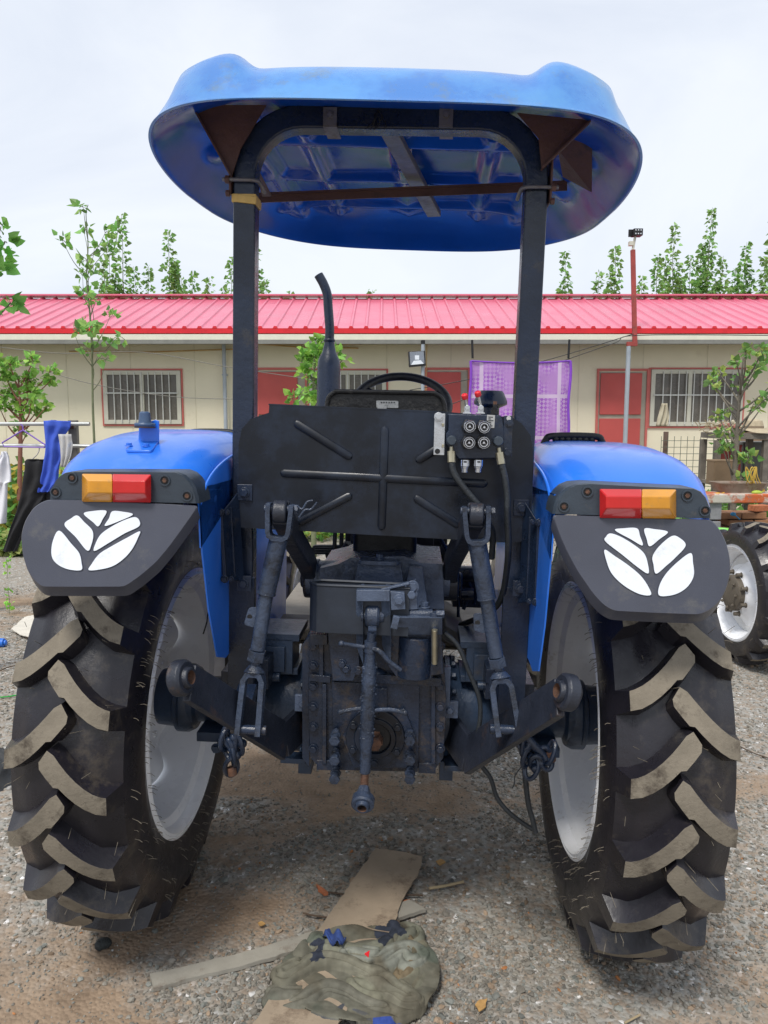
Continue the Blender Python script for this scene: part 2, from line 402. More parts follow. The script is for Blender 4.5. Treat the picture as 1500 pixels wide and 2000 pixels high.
# u bolts
for x, s in ((xl_, -1), (xr_, 1)):
    mb = MB(); z = L(480, 360, yp).z if s < 0 else L(1036, 374, yp).z
    mb.tube(cr([(x+s*.055, yp-.040, z), (x, yp-.042, z), (x-s*.036, yp-.040, z-.002), (x-s*.042, yp-.01, z-.006), (x-s*.042, yp+.04, z-.01)], 5), .0055, 8)
    mb.mi = 1; mb.cyl((x+s*.036, yp-.04, z), (x+s*.048, yp-.04, z), .011, n=6); mb.box((x+s*.036, yp, z+.02), (.005, .08, .11))
    mb.cyl((x+s*.036, yp-.04, z-.035), (x+s*.046, yp-.04, z-.035), .009, n=6)
    mb.build('u_bolt', [rustgrey, rust], tr, bevel=.001)
# canopy supports
zc = 2.40
mb = MB()
for s, x in ((-1, xl_), (1, xr_)):
    o = L(375, 205, yp-.05) if s < 0 else L(1155, 235, yp-.05)
    a = L(520, 205, yp-.05) if s < 0 else L(1010, 220, yp-.05)
    b = L(452, 345, yp-.05) if s < 0 else L(1058, 330, yp-.05)
    c = L(470, 290, yp-.05) if s < 0 else L(1052, 270, yp-.05)
    mb.prism([o, a, c, b], (0, .004, 0))
    mb.bar(o, b, .03, .004, (0, 1, 0))
    mb.build('gusset', rust, tr); mb = MB()
mb = MB(); a = L(500, 380, .18); b = L(1108, 356, .20)
mb.bar(a, b, .022, .006, (0, 1, 0)); mb.bar(a-Vector((0, -.0, .012)), b-Vector((0, 0, .012)), .004, .028, (0, 1, 0))
mb.build('cross_rail', rust, tr)
mb = MB(); mb.prism([L(1090, 292, -.1), L(1157, 228, -.2), L(1156, 376, -.05), L(1100, 346, .0)], (0, .01, .004)); mb.build('side_plate', rust, tr)
mb = MB(); mb.prism([L(506, 360, .0), L(500, 330, -.1), L(528, 384, .14), L(512, 384, .14)], (.004, .01, .004)); mb.build('side_plate', rust, tr)
mb = MB(); mb.bar(L(758, 250, -.2), L(848, 418, .55), .05, .022, (1, 0, 0)); mb.build('centre_rail', rustgrey, tr, bevel=.003)
for px in (645, 872):
    mb = MB(); p = L(px, 210, yp-.035); q = L(px+3, 258, yp+.035)
    mb.prism([p+Vector((-.018, 0, 0)), p+Vector((.018, 0, 0)), p+Vector((.018, .0, -.045)), p+Vector((-.018, 0, -.045))], (0, -.003, 0))
    mb.prism([p+Vector((-.018, 0, -.045)), p+Vector((.018, 0, -.045)), p+Vector((.022, .075, -.05)), p+Vector((-.014, .075, -.05))], (0, 0, -.003))
    mb.bolt(p+Vector((0, -.003, -.02)), (0, -1, 0), .007, .006); mb.build('clip', rustgrey, tr)
mb = MB(); rr = random.Random(9)
for _ in range(7):
    p = L(738+rr.uniform(-3, 3), 215, yp-.034); pts = [p]
    for k in range(4): p = p+Vector((rr.uniform(-.012, .012), rr.uniform(-.004, .006), -.012)); pts.append(p)
    mb.tube(cr(pts, 3), .0012, 5)
mb.build('wire_tie', darkv, tr)
# ---- fenders
def fender(s):
    mb = MB(); x0 = .425
    cl = cr([Vector((0, -.585, 1.43)), Vector((0, -.56, 1.475)), Vector((0, -.47, 1.527)), Vector((0, -.34, 1.562)), Vector((0, -.15, 1.58)), Vector((0, .1, 1.582)), Vector((0, .32, 1.55)), Vector((0, .5, 1.48)), Vector((0, .62, 1.32))], 6)
    n = len(cl); P = []; sec_n = None
    for i, p in enumerate(cl):
        d = (cl[min(i+1, n-1)]-cl[max(i-1, 0)]).normalized(); nn = Vector((0, -d.z, d.y)); 
        xo = .80+.06*math.sin(min(1, i/(n*.5))*math.pi/2)
        sec = [(xo+.004, -.15), (xo, -.11), (xo-.004, -.075), (xo-.02, -.045), (xo-.05, -.02), (xo-.09, -.005), (xo-.14, 0), (.60, .002), (x0+.11, 0), (x0+.07, -.004), (x0+.04, -.016), (x0+.017, -.036), (x0+.004, -.065), (x0, -.10), (x0, -.16)]
        sec_n = len(sec)
        for x, h in sec: P.append(Vector((s*x, p.y, p.z))+nn*h)
    mb.grid(P, sec_n, n)
    # inner panel with rear flange
    ob = [(-.585, 1.40), (-.575, 1.20), (-.53, 1.03), (-.50, 1.00)]
    q_ = [LX(x, y, s*x0) for x, y in (((388, 955), (396, 1080), (408, 1190), (425, 1283), (441, 1285), (463, 1256)) if s < 0 else ((1083, 965), (1074, 1100), (1063, 1220), (1051, 1311), (1040, 1311), (1033, 1290)))]
    ob = [(p.y, p.z) for p in q_]+[(.12, .96), (.50, .78), (.66, .78), (.66, 1.25)]
    top_ = [(p.y, p.z-.13) for p in reversed(cl[2:-2])]
    loop = [Vector((s*x0, y, z)) for y, z in ob]+[Vector((s*x0, y, z)) for y, z in top_]
    mb.prism(loop, (s*.004, 0, 0))
    # rear facing flange of the panel
    fl = [(-.585, 1.34), (-.56, 1.25), (-.50, 1.03), (-.47, .985)]
    for (a, b), (c, d) in []:
        w0 = .0+.055*max(0, (a[1] if isinstance(a, tuple) else b)-1.0)/.34 if False else .03
        mb.prism([Vector((s*(x0-.001), a, b)), Vector((s*(x0-.001), c, d)), Vector((s*(x0+.035), c+.01, d)), Vector((s*(x0+.035), a+.01, b))], (0, .003, 0))
    # pressed arch line
    arc = [(q.y, q.z) for q in (LX(x, y, s*x0) for x, y in (((392, 985), (402, 950), (418, 922), (440, 900), (462, 886)) if s < 0 else ((1078, 1000), (1072, 960), (1062, 930), (1050, 912), (1040, 900))))]
    mb.tube(cr([Vector((s*(x0+.001), y, z)) for y, z in arc], 5), .004, 6)
    o = mb.build('fender', blue, tr, angle=50); o['label'] = 'blue mudguard over the %s rear tyre' % ('left' if s < 0 else 'right')
    return o
fl_ = fender(-1); fr_ = fender(1)
def crop(pts, ox, oy, sc): return [(ox+x/sc, oy+y/sc) for x, y in pts]
def dish(mb, loop, off, inner, depth):
    """plate with chamfered front edge: loop back, front loop inset"""
    c = sum(loop, Vector())/len(loop)
    fr = [c+(p-c)*inner+Vector(off) for p in loop]; n = len(loop)
    mb.add(loop+fr, [tuple(range(n, 2*n))]+[(i, (i+1) % n, (i+1) % n+n, i+n) for i in range(n)])
def tail(s):
    ox, oy, sc = (0, 780, 3.261) if s < 0 else (1000, 780, 3.0)
    ya = -.625
    if s < 0:
        hs = [(315, 640), (318, 600), (330, 560), (350, 520), (378, 488), (410, 468), (450, 460), (700, 458), (1130, 462), (1180, 482), (1215, 515), (1245, 565), (1262, 620), (1268, 664)]
        lens = (522, 962, 716, 474, 652)
        flap = [(300, 641), (345, 638), (800, 652), (1270, 678), (1225, 745), (1150, 850), (1080, 945), (1000, 1040), (900, 1125), (800, 1195), (530, 1196), (265, 1195), (215, 1150), (175, 1090), (145, 990), (135, 880), (145, 820), (165, 765), (210, 695), (255, 660)]
        pet = [[(385, 838), (345, 900), (335, 985), (360, 1040), (430, 1080), (522, 1088), (525, 1040), (510, 980), (460, 920)], [(418, 802), (460, 760), (500, 742), (545, 785), (590, 830), (600, 870), (590, 920), (563, 965), (490, 880)],
               [(540, 730), (600, 713), (683, 712), (660, 765), (632, 810), (600, 785)], [(722, 715), (790, 718), (852, 735), (770, 775), (675, 808), (700, 760)],
               [(608, 967), (615, 920), (650, 860), (720, 810), (800, 770), (865, 752), (893, 775), (888, 812), (800, 855), (700, 915)], [(573, 1088), (590, 1050), (640, 985), (720, 935), (820, 880), (895, 842), (885, 880), (850, 950), (800, 1010), (730, 1060), (650, 1083)]]
        holes = [(460, 500), (355, 592), (1050, 516), (1192, 615)]
    else:
        hs = [(238, 672), (245, 630), (258, 590), (285, 550), (320, 518), (370, 498), (450, 492), (760, 508), (1070, 522), (1110, 540), (1140, 575), (1158, 620), (1168, 665), (1168, 700)]
        lens = (514, 962, 760, 525, 695)
        flap = [(232, 676), (700, 690), (1165, 705), (1200, 738), (1235, 795), (1262, 860), (1277, 930), (1280, 1000), (1268, 1070), (1245, 1135), (1215, 1185), (1160, 1235), (1100, 1262), (830, 1252), (590, 1240), (530, 1205), (470, 1140), (380, 1010), (320, 900), (275, 800)]
        pet = [[(540, 882), (548, 940), (580, 1020), (650, 1090), (740, 1140), (808, 1146), (795, 1100), (750, 1035), (680, 975), (600, 920)], [(545, 835), (548, 805), (575, 787), (640, 810), (720, 860), (770, 905), (790, 960), (794, 1020), (740, 990), (640, 910)],
               [(600, 768), (650, 757), (727, 757), (745, 800), (760, 857), (690, 820)], [(772, 760), (830, 762), (908, 778), (860, 820), (803, 862), (785, 820)],
               [(840, 1022), (825, 970), (820, 920), (860, 860), (930, 803), (975, 812), (1012, 858), (950, 930), (900, 975)], [(857, 1148), (860, 1090), (900, 1020), (970, 950), (1042, 902), (1055, 960), (1060, 1030), (1030, 1090), (980, 1130), (920, 1150)]]
        holes = [(442, 542), (304, 628), (1027, 564), (1130, 652)]
    side = 'left' if s < 0 else 'right'
    # housing
    mb = MB(); lp = [L(x, y, ya) for x, y in crop(hs, ox, oy, sc)]
    mb.prism([p+Vector((0, .10, 0)) for p in lp], (0, -.095, 0))
    dish(mb, [p+Vector((0, .005, 0)) for p in lp], (0, -.012, 0), .97, 0)
    h = mb.build('light_bar', housing, tr, angle=35); h['label'] = 'dark grey %s tail light bar with amber and red lens' % side
    for (x, y) in crop(holes, ox, oy, sc):
        mb = MB(); p = L(x, y, ya-.008); mb.mi = 0
        mb.lathe(p, (0, -1, 0), [(0, .0135), (.0025, .013), (.0025, .010), (-.003, .009)], 20, caps=False)
        mb.mi = 1; mb.cyl(p+Vector((0, .002, 0)), p+Vector((0, -.0005, 0)), .0092, n=18)
        mb.mi = 2; mb.cyl(p, p+Vector((0, -.003, 0)), .0055, n=6)
        mb.build('screw', [housing, darkv, orust], h)
    # lenses
    x0, x1, xm, y0, y1 = lens; dz = .036
    for k, (a, b, m_) in enumerate(((x0, xm, amber if s < 0 else redlens), (xm, x1, redlens if s < 0 else amber))):
        mb = MB(); slope = 3 if s > 0 else 5
        def q(x, y, d): 
            X, Y_ = crop([(x, y+(x-x0)/(x1-x0)*slope)], ox, oy, sc)[0]; return L(X, Y_, ya-.008-d)
        la = 38 if k == 0 else 0; lb = 38 if k == 1 else 0
        ring0 = [q(a, y0, 0), q(b, y0, 0), q(b, y1, 0), q(a, y1, 0)]
        ring1 = [q(a, y0, .012), q(b, y0, .012), q(b, y1, .012), q(a, y1, .012)]
        ring2 = [q(a+la, y0+42, dz), q(b-lb, y0+42, dz), q(b-lb, y1-58, dz), q(a+la, y1-58, dz)]
        ring3 = ring2
        vs = ring0+ring1+ring2; fs = [(8, 9, 10, 11)]
        for r_ in (0, 4):
            for i in range(4): fs.append((r_+i, r_+(i+1) % 4, r_+4+(i+1) % 4, r_+4+i))
        mb.add(vs, fs); ln = mb.build('lens', m_, h, bevel=.0025, angle=25)
        ln['label'] = 'amber lens' if m_ is amber else 'red lens'
    # flap
    zt_ = L(*crop([flap[0]], ox, oy, sc)[0], ya).z
    def tilt(x, y):
        X, Y_ = crop([(x, y)], ox, oy, sc)[0]; p = L(X, Y_, ya)
        for _ in range(3): p = L(X, Y_, ya-.012-.26*max(0, zt_-p.z))
        return p
    lp = cr([tilt(x, y) for x, y in flap], 3, True) if False else rnd_loop([tilt(x, y) for x, y in flap], .012, 3)
    mb = MB(); n = len(lp); c = sum(lp, Vector())/n
    back = [p+Vector((0, .02, -.026)) for p in lp]
    inn = [c+(p-c)*.985+Vector((0, -.003, 0)) for p in lp]
    mb.add(inn+lp+back, [tuple(range(n))]+[(i, i+n, (i+1) % n+n, (i+1) % n) for i in range(n)]+[(i+n, i+2*n, (i+1) % n+2*n, (i+1) % n+n) for i in range(n)]+[tuple(range(3*n-1, 2*n-1, -1))])
    fp = mb.build('mud_flap', plastic, tr, angle=30); fp['label'] = 'grey plastic flap with a white leaf emblem, %s side' % side
    nrm = (tilt(500, 1150)-tilt(500, 800)).cross(tilt(900, 800)-tilt(500, 800)).normalized()
    if nrm.y > 0: nrm = -nrm
    mb = MB(); mb2 = MB()
    for k, P_ in enumerate(pet):
        base = [tilt(x, y) for x, y in P_]; lo = cr(base, 6, True); c = sum(lo, Vector())/len(lo)
        mb.prism([p+nrm*.006 for p in lo], -nrm*.01)
        mb2.prism([c+(p-c)*1.035+nrm*.0048 for p in lo], -nrm*.01)
    e = mb.build('emblem', whiteplate, fp, angle=30); e['label'] = 'white leaf emblem of six petals'
    mb2.build('emblem_surround', plastic, fp, angle=30)
tail(-1); tail(1)
# fender handles and lamp bracket
for s, a, b, yy in ((-1, (360, 858), (470, 860), 838), (1, (1058, 866), (1182, 868), 836)):
    mb = MB(); y_ = .02
    pa, pb = L(*a, y_), L(*b, y_); hgt = .024
    pts = [pa+Vector((0, 0, -.02)), pa+Vector((.012, 0, .010)), pa+Vector((.035, 0, hgt)), pb+Vector((-.035, 0, hgt)), pb+Vector((-.012, 0, .010)), pb+Vector((0, 0, -.02))]
    mb.tube(cr(pts, 5), .011, 10)
    for i in range(7): mb.sphere(pa.lerp(pb, .22+i*.093)+Vector((0, 0, hgt-.010)), .012, 10)
    mb.build('grab_handle', darkv, tr)
mb = MB(); yb = -.36; zf = 1.558

def FS(px, py):
    prof = [(-.585, 1.43), (-.56, 1.475), (-.47, 1.527), (-.34, 1.562), (-.15, 1.58), (.1, 1.582)]
    y = -.58
    while y < .1:
        for (a, b), (c, d) in zip(prof[:-1], prof[1:]):
            if a <= y <= c: zf_ = b+(d-b)*(y-a)/(c-a)
        p = L(px, py, y)
        if p.z <= zf_+.004: return p
        y += .004
    return L(px, py, -.3)
mb.prism(rnd_loop([FS(245, 884), FS(296, 885), FS(311, 864), FS(270, 862)], .01), (0, 0, .007)); yq_ = FS(290, 866).y
mb.prism([L(270, 862, yq_), L(310, 865, yq_), L(310, 822, yq_), L(303, 820, yq_), L(271, 830, yq_)], (0, .006, 0))
for x, y in ((252, 876), (286, 877)): mb.bolt(FS(x, y)+Vector((0, 0, .006)), (0, 0, 1), .008, .006)
mb.mi = 1; t0 = L(283, 829, yq_-.02); mb.lathe(t0, (0, 0, 1), [(-.006, .026), (0, .028), (.004, .026), (.004, .017), (.03, .014), (.034, .010)], 28)
mb.mi = 2; mb.lathe(t0, (0, 0, 1), [(-.009, .027), (-.006, .0285)], 28)
o = mb.build('lamp_bracket', [blue, pbr('blue_grey_metal', (.05, .09, .17), .4, bump=.2), orust], tr, bevel=.0015); o['label'] = 'empty blue lamp bracket with a grey boss on the left mudguard'
# ---- back panel
mb = MB(); yb = -.325
pl = [(466, 862), (478, 822), (505, 812), (525, 808), (525, 790), (700, 797), (868, 805), (1000, 820), (1020, 830), (1038, 862), (1040, 960), (1036, 1040), (1020, 1058), (1000, 1060), (820, 1050), (605, 1038), (530, 1020), (500, 1010), (466, 1000)]
pl = [(466, 870), (472, 838), (490, 818), (525, 806), (526, 789), (700, 797), (868, 804), (1000, 815), (1018, 826), (1036, 850), (1041, 880), (1040, 960), (1036, 1042), (1018, 1058), (990, 1060), (820, 1050), (605, 1038), (560, 1036), (466, 1030)]
mb.prism([L(x, y, yb) for x, y in pl], (0, .005, 0))
mb.bar(L(526, 790, yb+.01), L(868, 805, yb+.01), .022, .004, (0, 1, 0))
def rib(a, b, w=.0115):
    p, q = L(*a, yb), L(*b, yb); d = (q-p).normalized(); n = Vector((0, -1, 0)); u = d.cross(n)
    A = []; 
    L_ = (q-p).length
    for st, r_ in ((0, 0), (.004, .7), (w, 1), (L_-w, 1), (L_-.004, .7), (L_, 0)):
        for k in range(7):
            t = math.pi*k/6; A.append(p+d*st+u*math.cos(t)*w*max(r_, .05)+n*math.sin(t)*w*.62*r_)
    mb.grid(A, 7, 6)
for a, b in (((574, 824), (688, 895)), ((752, 832), (745, 1036)), ((547, 924), (953, 945)), ((812, 902), (868, 868)), ((688, 966), (580, 1022)), ((808, 970), (900, 1028))): rib(a, b)
bp = mb.build('back_panel', blackpanel, tr, angle=32); bp['label'] = 'black steel panel with pressed cross ribs behind the seat'
# side plates below the panel, beside roll frame
for s in (-1, 1):
    mb = MB(); x = s*abs(xl_ if s < 0 else xr_)
    mb.box((x, yb+.035, .98), (.075, .02, .40)); mb.box((x-s*.02, -.10, .90), (.10, .30, .05)); mb.box((x+s*.0, -.12, .86), (.14, .26, .05))
    if s < 0: pa, pb = L(478, 962, yb-.004), L(476, 1140, yb-.004)
    else: pa, pb = L(1018, 992, yb-.004), L(1016, 1150, yb-.004)
    for p in (pa, pb): mb.box(p+Vector((0, .002, 0)), (.042, .006, .045)); mb.bolt(p+Vector((0, -.002, 0)), (0, -1, 0), .011, .009)
    # bracket to fender
    xf = s*.425
    q0 = L(432, 1000, yb-.06) if s < 0 else L(1052, 1020, yb-.06); q1 = L(440, 1130, yb-.06) if s < 0 else L(1046, 1175, yb-.06)
    mb.prism([q0, q1, q1+Vector((-s*.035, .06, -.02)), q0+Vector((-s*.03, .06, .05))], (-s*.004, 0, 0))
    mb.bar(q0, q1, .014, .010); mb.bar(q0+Vector((-s*.018, .03, .01)), q1+Vector((-s*.018, .03, 0)), .008, .008)
    for q in (q0, q1): mb.bolt(q+Vector((0, -.006, 0)), (0, -1, 0), .008, .010); mb.bolt(q+Vector((-s*.016, .0, .0)), (0, -1, 0), .006, .008)
    mb.build('mounting_plate', black, tr, bevel=.002)
# ---- hydraulic valve block
yv = yb-.075
def V(x, y, d=0): return L(840+x/6.818, 730+y/6.818, yv-d)
mb = MB(); mb.prism([V(240, 530), V(945, 550), V(990, 700), V(990, 1130), V(380, 1140), V(210, 930), V(205, 800), V(240, 760)], (0, .075, 0)); vb = mb.build('valve_block', black, tr, bevel=.004)
mb = MB(); mb.prism([V(60, 530), V(203, 530), V(185, 1085), V(45, 1080)], (0, .004, 0)); mb.prism([V(190, 530), V(203, 530), V(190, 1085), V(176, 1085)], (0, .05, 0))
mb.bolt(V(115, 575, .002), (0, -1, 0), .009, .005); mb.mi = 1; mb.cyl(V(98, 1032, .0015), V(98, 1032, -.001), .007, n=16)
mb.mi = 2
for y in (680, 960): mb.box(V(170, y, .006), (.006, .012, .008))
mb.build('mounting_bracket', [steel, darkv, brass], vb, bevel=.001)
mb = MB(); mb.prism([V(985, 560), V(1098, 560), V(1098, 640), V(1085, 1105), V(975, 1100)], (0, .005, 0)); mb.bolt(V(1055, 665, .0), (0, -1, 0), .008, .007); mb.bolt(V(1028, 1050), (0, -1, 0), .009, .007); mb.mi = 1; mb.cyl(V(1048, 595, .002), V(1048, 595, -.002), .006, n=16); mb.build('mounting_bracket', [black, MATS['pale_sticker']], vb, bevel=.001)
for (x, y) in ((515, 700), (705, 710), (508, 912), (700, 912)):
    mb = MB(); c = V(x, y); a = (0, -1, 0)
    mb.mi = 1; mb.lathe(c, a, [(-.01, .020), (.012, .020), (.014, .016)], 6)
    mb.mi = 0; mb.lathe(c, a, [(.012, .0155), (.020, .0165), (.026, .0165), (.028, .0150), (.030, .0150), (.031, .0163), (.042, .0163), (.045, .0145), (.045, .0120), (.040, .0115)], 36, caps=False)
    mb.lathe(c, a, [(.040, .0115), (.043, .0108), (.043, .0085), (.036, .008)], 30, caps=False)
    mb.mi = 1; mb.cyl(c+Vector((0, -.030, 0)), c+Vector((0, -.0375, 0)), .0115, n=24); mb.lathe(c, a, [(.0465, .0135), (.0468, .0120), (.0455, .0115)], 30, caps=False)
    mb.mi = 0; mb.cyl(c+Vector((0, -.037, 0)), c+Vector((0, -.041, 0)), .0028, n=12)
    mb.mi = 2
    for k in range(3):
        t = 2*math.pi*k/3+math.pi/2; mb.bar(c+Vector((0, -.039, 0)), c+Vector((.0085*math.cos(t), -.039, .0085*math.sin(t))), .0013, .002)
    mb.build('hydraulic_coupler', [chrome, darkv, rustgrey], vb)
for x in (475, 655):
    mb = MB(); c = V(x-10, 1140, -.02); d = (0, 0, -1)
    mb.mi = 1; mb.lathe(c+Vector((0, 0, .014)), d, [(0, .011), (.014, .012)], 16)
    mb.mi = 0; mb.lathe(c, d, [(0, .0115), (.001, .013), (.018, .0135), (.020, .0115), (.023, .0115), (.024, .0095), (.034, .0095), (.035, .007)], 24)
    mb.mi = 1; mb.box(c+Vector((.0, -.013, -.006)), (.008, .003, .004)); mb.build('quick_coupling', [chrome, darkv], vb)
mb = MB(); mb.prism([V(760, 545, .002), V(865, 552, .002), V(855, 722, .002), V(750, 720, .002)], (0, .0015, 0))
mb.mi = 1
for k in range(6): mb.bar(V(775, 575+k*23, .0026), V(775+random.Random(k).uniform(30, 70), 575+k*23+2, .0026), .0008, .0016, (0, 1, 0))
mb.build('sticker', [pbr('label_grey', (.42, .42, .41), .5, var=.1), darkv], vb)
for x0, y0, x1, y1 in ((495, 450, 465, 320), (675, 450, 640, 285)):
    mb = MB(); a = V(x0, y0, -.03); b = V(x1, y1, -.02); base = V(x0-5, 525, -.03)
    mb.box(base.lerp(a, .5), (.015, .012, .020)); mb.cyl(a+Vector((0, -.010, 0)), a+Vector((0, .008, 0)), .0065, n=16); mb.box(base, (.022, .018, .004))
    mb.cyl(a, b, .0045, .0038, n=12); mb.mi = 1; mb.lathe(b-(b-a).normalized()*.004, b-a, [(0, .0065), (.003, .0085), (.012, .0085), (.015, .006)], 20); mb.build('control_lever', [steel, redknob], vb, bevel=.0008)
mb = MB(); c = V(860, 520, -.03); mb.mi = 0
mb.lathe(c, (0, 0, 1), [(-.01, .011), (.006, .011), (.007, .008), (.014, .0085), (.015, .006), (.022, .006)], 6); mb.mi = 1; mb.lathe(c, (0, 0, 1), [(.022, .0055), (.030, .0055)], 6); mb.build('relief_valve', [darkv, orust], vb)
for (x, y, pts) in ((285, 885, [(285, 1180), (320, 1330), (450, 1520), (600, 1700), (680, 1800)]), (900, 895, [(950, 1205), (1000, 1400), (1030, 1650), (1030, 1841)])):
    mb = MB(); c = V(x, y, .0); mb.mi = 3; mb.lathe(c, (0, -1, 0), [(-.03, .0125), (.020, .0125), (.022, .0105)], 28); mb.mi = 0; mb.cyl(c, c+Vector((0, -.014, 0)), .014, n=6)
    q = V(pts[0][0], pts[0][1], .01); d = (q-c); mb.mi = 1
    mb.cyl(c+d*.30, c+d*.55, .0055, n=12); mb.cyl(c+d*.5, q, .0105, n=8)
    mb.mi = 2
    if x < 500: tail_ = [L(945, 1010, yb-.10), L(962, 1040, yb-.04), L(960, 1090, yb)]
    else: tail_ = [L(993, 1060, yb-.07), L(990, 1110, yb-.03), L(978, 1170, yb+.05), L(950, 1200, yb+.15), L(900, 1220, .1)]
    mb.tube(cr([q]+[V(a, b, .012) for a, b in pts[1:]]+tail_, 7), .0088, 12)
    mb.build('hydraulic_hose', [black, brass, hose, housing], vb)
# ---- seat, steering wheel, exhaust
mb = MB(); ys = -.16
lp = rnd_loop([L(640, 830, ys), L(638, 764, ys), L(866, 768, ys), L(872, 830, ys)], [.0, .045, .045, 0], 7)
mb.prism(lp, (0, .055, 0)); st = mb.build('seat', seatmat, tr, bevel=.012, seg=3); st['label'] = 'worn black seat back with a pale label'
mb = MB(); mb.tube(cr([p+Vector((0, -.004, 0)) for p in lp], 2), .0065, 8); mb.mi = 1
mb.prism(rnd_loop([L(735, 782, ys-.004), L(778, 783, ys-.004), L(778, 797, ys-.004), L(735, 796, ys-.004)], .003), (0, .004, 0)); mb.mi = 2
for k in range(6): mb.box(L(745+k*5, 786, ys-.0055), (.0035, .001, .004))
mb.mi = 1; mb.box(L(746, 794, ys-.008), (.028, .008, .012)); mb.build('piping', [seatmat, MATS['pale_sticker'], darkv], st)
mb = MB(); b = L(752, 1075, .0); mb.box((b.x, .05, 1.38), (.40, .42, .06)); mb.box((b.x, .1, 1.28), (.2, .3, .16)); mb.build('seat_base', darkv, tr, bevel=.02)
mb = MB(); c = L(785, 788, .55); ax = Vector((.02, -.62, .80)).normalized(); u, v = frame_of(ax); rad = .178
mb.tube([c+(u*math.cos(t)+v*math.sin(t))*rad for t in [2*math.pi*i/64 for i in range(64)]], .0165, 14, closed=True)
for k in range(3):
    t = math.atan2((-ax.cross(Vector((1, 0, 0)))).dot(v), (-ax.cross(Vector((1, 0, 0)))).dot(u))+2*math.pi*k/3
    e = c+(u*math.cos(t)+v*math.sin(t))*(rad-.005); mb.bar(c-ax*.03, e, .03, .012, ax.cross(e-c), .022, .010)
mb.cyl(c-ax*.05, c+ax*.0, .03, .034, 24); mb.mi = 1; mb.cyl(c-ax*.05, c-ax*.4, .025, n=16)
mb.build('steering_wheel', [darkv, black], tr, bevel=.001)
mb = MB(); ye = 1.5
c = L(641, 790, ye); c2 = L(641, 680, ye); c3 = L(640, 662, ye); c4 = L(640, 600, ye); rr_ = (L(664, 740, ye)-L(619, 740, ye)).length/2; r2 = (L(650, 620, ye)-L(632, 620, ye)).length/2
up = Vector((0, 0, 1)); h1 = c2.z; h2 = L(641, 712, ye).z
mb.lathe((c.x, ye, c.z-.15), up, [(0, rr_), (h2-c.z+.13, rr_), (h2-c.z+.17, rr_*.95), (h1-c.z+.15-.02, r2*1.5), (h1-c.z+.15+.02, r2*1.12), (h1-c.z+.15+.06, r2)], 32)
pts = [Vector((c.x, ye, h1+.04)), Vector((c.x, ye, L(641, 640, ye).z)), L(641, 600, ye), L(639, 575, ye), L(632, 555, ye), L(622, 537, ye)]
mb.tube(cr(pts, 6), r2, 20, caps=True); mb.lathe((c.x, ye, L(641, 668, ye).z), up, [(0, r2*1.1), (.004, r2*1.25), (.012, r2*1.25), (.016, r2*1.1)], 24)
ex = mb.build('exhaust_pipe', black, tr, angle=50); ex['label'] = 'black upright exhaust with a curved tip'
mb = MB(); ya = 1.1; c = L(958, 787, ya); rr_ = (L(995, 780, ya)-L(930, 780, ya)).length/2
mb.lathe((c.x, ya, c.z-.01), up, [(-.02, rr_*.3), (0, rr_*.9), (.004, rr_), (.018, rr_), (.055, rr_*.78), (.064, rr_*.68), (.066, .01)], 40); mb.cyl((c.x, ya, c.z-.4), (c.x, ya, c.z-.02), rr_*.55, n=28)
mb.build('air_precleaner', black, tr, angle=30)
# ---- engine block and hood ahead
mb = MB()
mb.box((.0, 1.75, 1.16), (.40, 1.2, .40)); mb.prism([Vector((-.26, 1.0, 1.30)), Vector((-.22, 1.0, 1.46)), Vector((-.12, 1.0, 1.50)), Vector((.12, 1.0, 1.50)), Vector((.22, 1.0, 1.46)), Vector((.26, 1.0, 1.30))], (0, 1.6, -.06)); mb.build('bonnet', blue, tr, bevel=.02)
mb = MB(); mb.box((0, 1.1, .75), (.34, 1.9, .42)); mb.box((0, 1.3, 1.02), (.36, .7, .3)); mb.box((.02, .75, 1.22), (.42, .1, .36)); mb.box((.02, .62, 1.16), (.30, .2, .2))
rr = random.Random(11)
for _ in range(26):
    x = rr.uniform(-.18, .20); y = rr.uniform(.3, .6); z = rr.uniform(.96, 1.14)
    (mb.cyl((x, y, z), (x+rr.uniform(-.04, .04), y+rr.uniform(-.1, .1), z+rr.uniform(.05, .16)), rr.uniform(.006, .02), n=10) if rr.random() < .6 else mb.box((x, y, z), (rr.uniform(.02, .07), .05, rr.uniform(.02, .08))))
mb.box((0, 2.0, .45), (1.2, .12, .12)); mb.box((0, 2.0, .62), (.3, .5, .3)); mb.build('engine_block', darkv, tr, bevel=.004)
mb = MB(); mb.box((.10, .40, 1.0), (.12, .14, .16)); mb.box((.02, .45, 1.04), (.10, .12, .08)); mb.cyl((.16, .35, 1.0), (.16, .35, 1.12), .025, n=18); mb.cyl((.16, .35, 1.12), (.16, .35, 1.135), .03, n=6)
mb.build('gear_case', greycast, tr, bevel=.012)
mb = MB()
for s in (-1, 1): mb.box((s*.33, .85, .80), (.30, 1.0, .012)); mb.box((s*.30, .42, .84), (.22, .18, .05)); mb.box((s*.24, .42, .88), (.08, .4, .05), (0, s*.5, 0))
mb.build('foot_platform', mat_foot, tr, bevel=.004)
for px, w in ((637, 56), (880, 40)):
    mb = MB(); yl = .45; a, b = L(px-w/2, 1074, yl), L(px+w/2, 1074, yl)
    mb.prism(rnd_loop([a+Vector((0, 0, .018)), b+Vector((0, 0, .018)), b-Vector((0, 0, .018)), a-Vector((0, 0, .018))], .014), (0, .02, 0))
    for z in (-.009, 0, .009): mb.bar(a+Vector((.012, -.002, z)), b+Vector((-.012, -.002, z)), .004, .005, (0, 1, 0))
    c = (a+b)/2; mb.cyl(c+Vector((0, .02, -.01)), c+Vector((.03, .2, -.25)), .009, n=10); mb.build('pedal', hose, tr, bevel=.002)
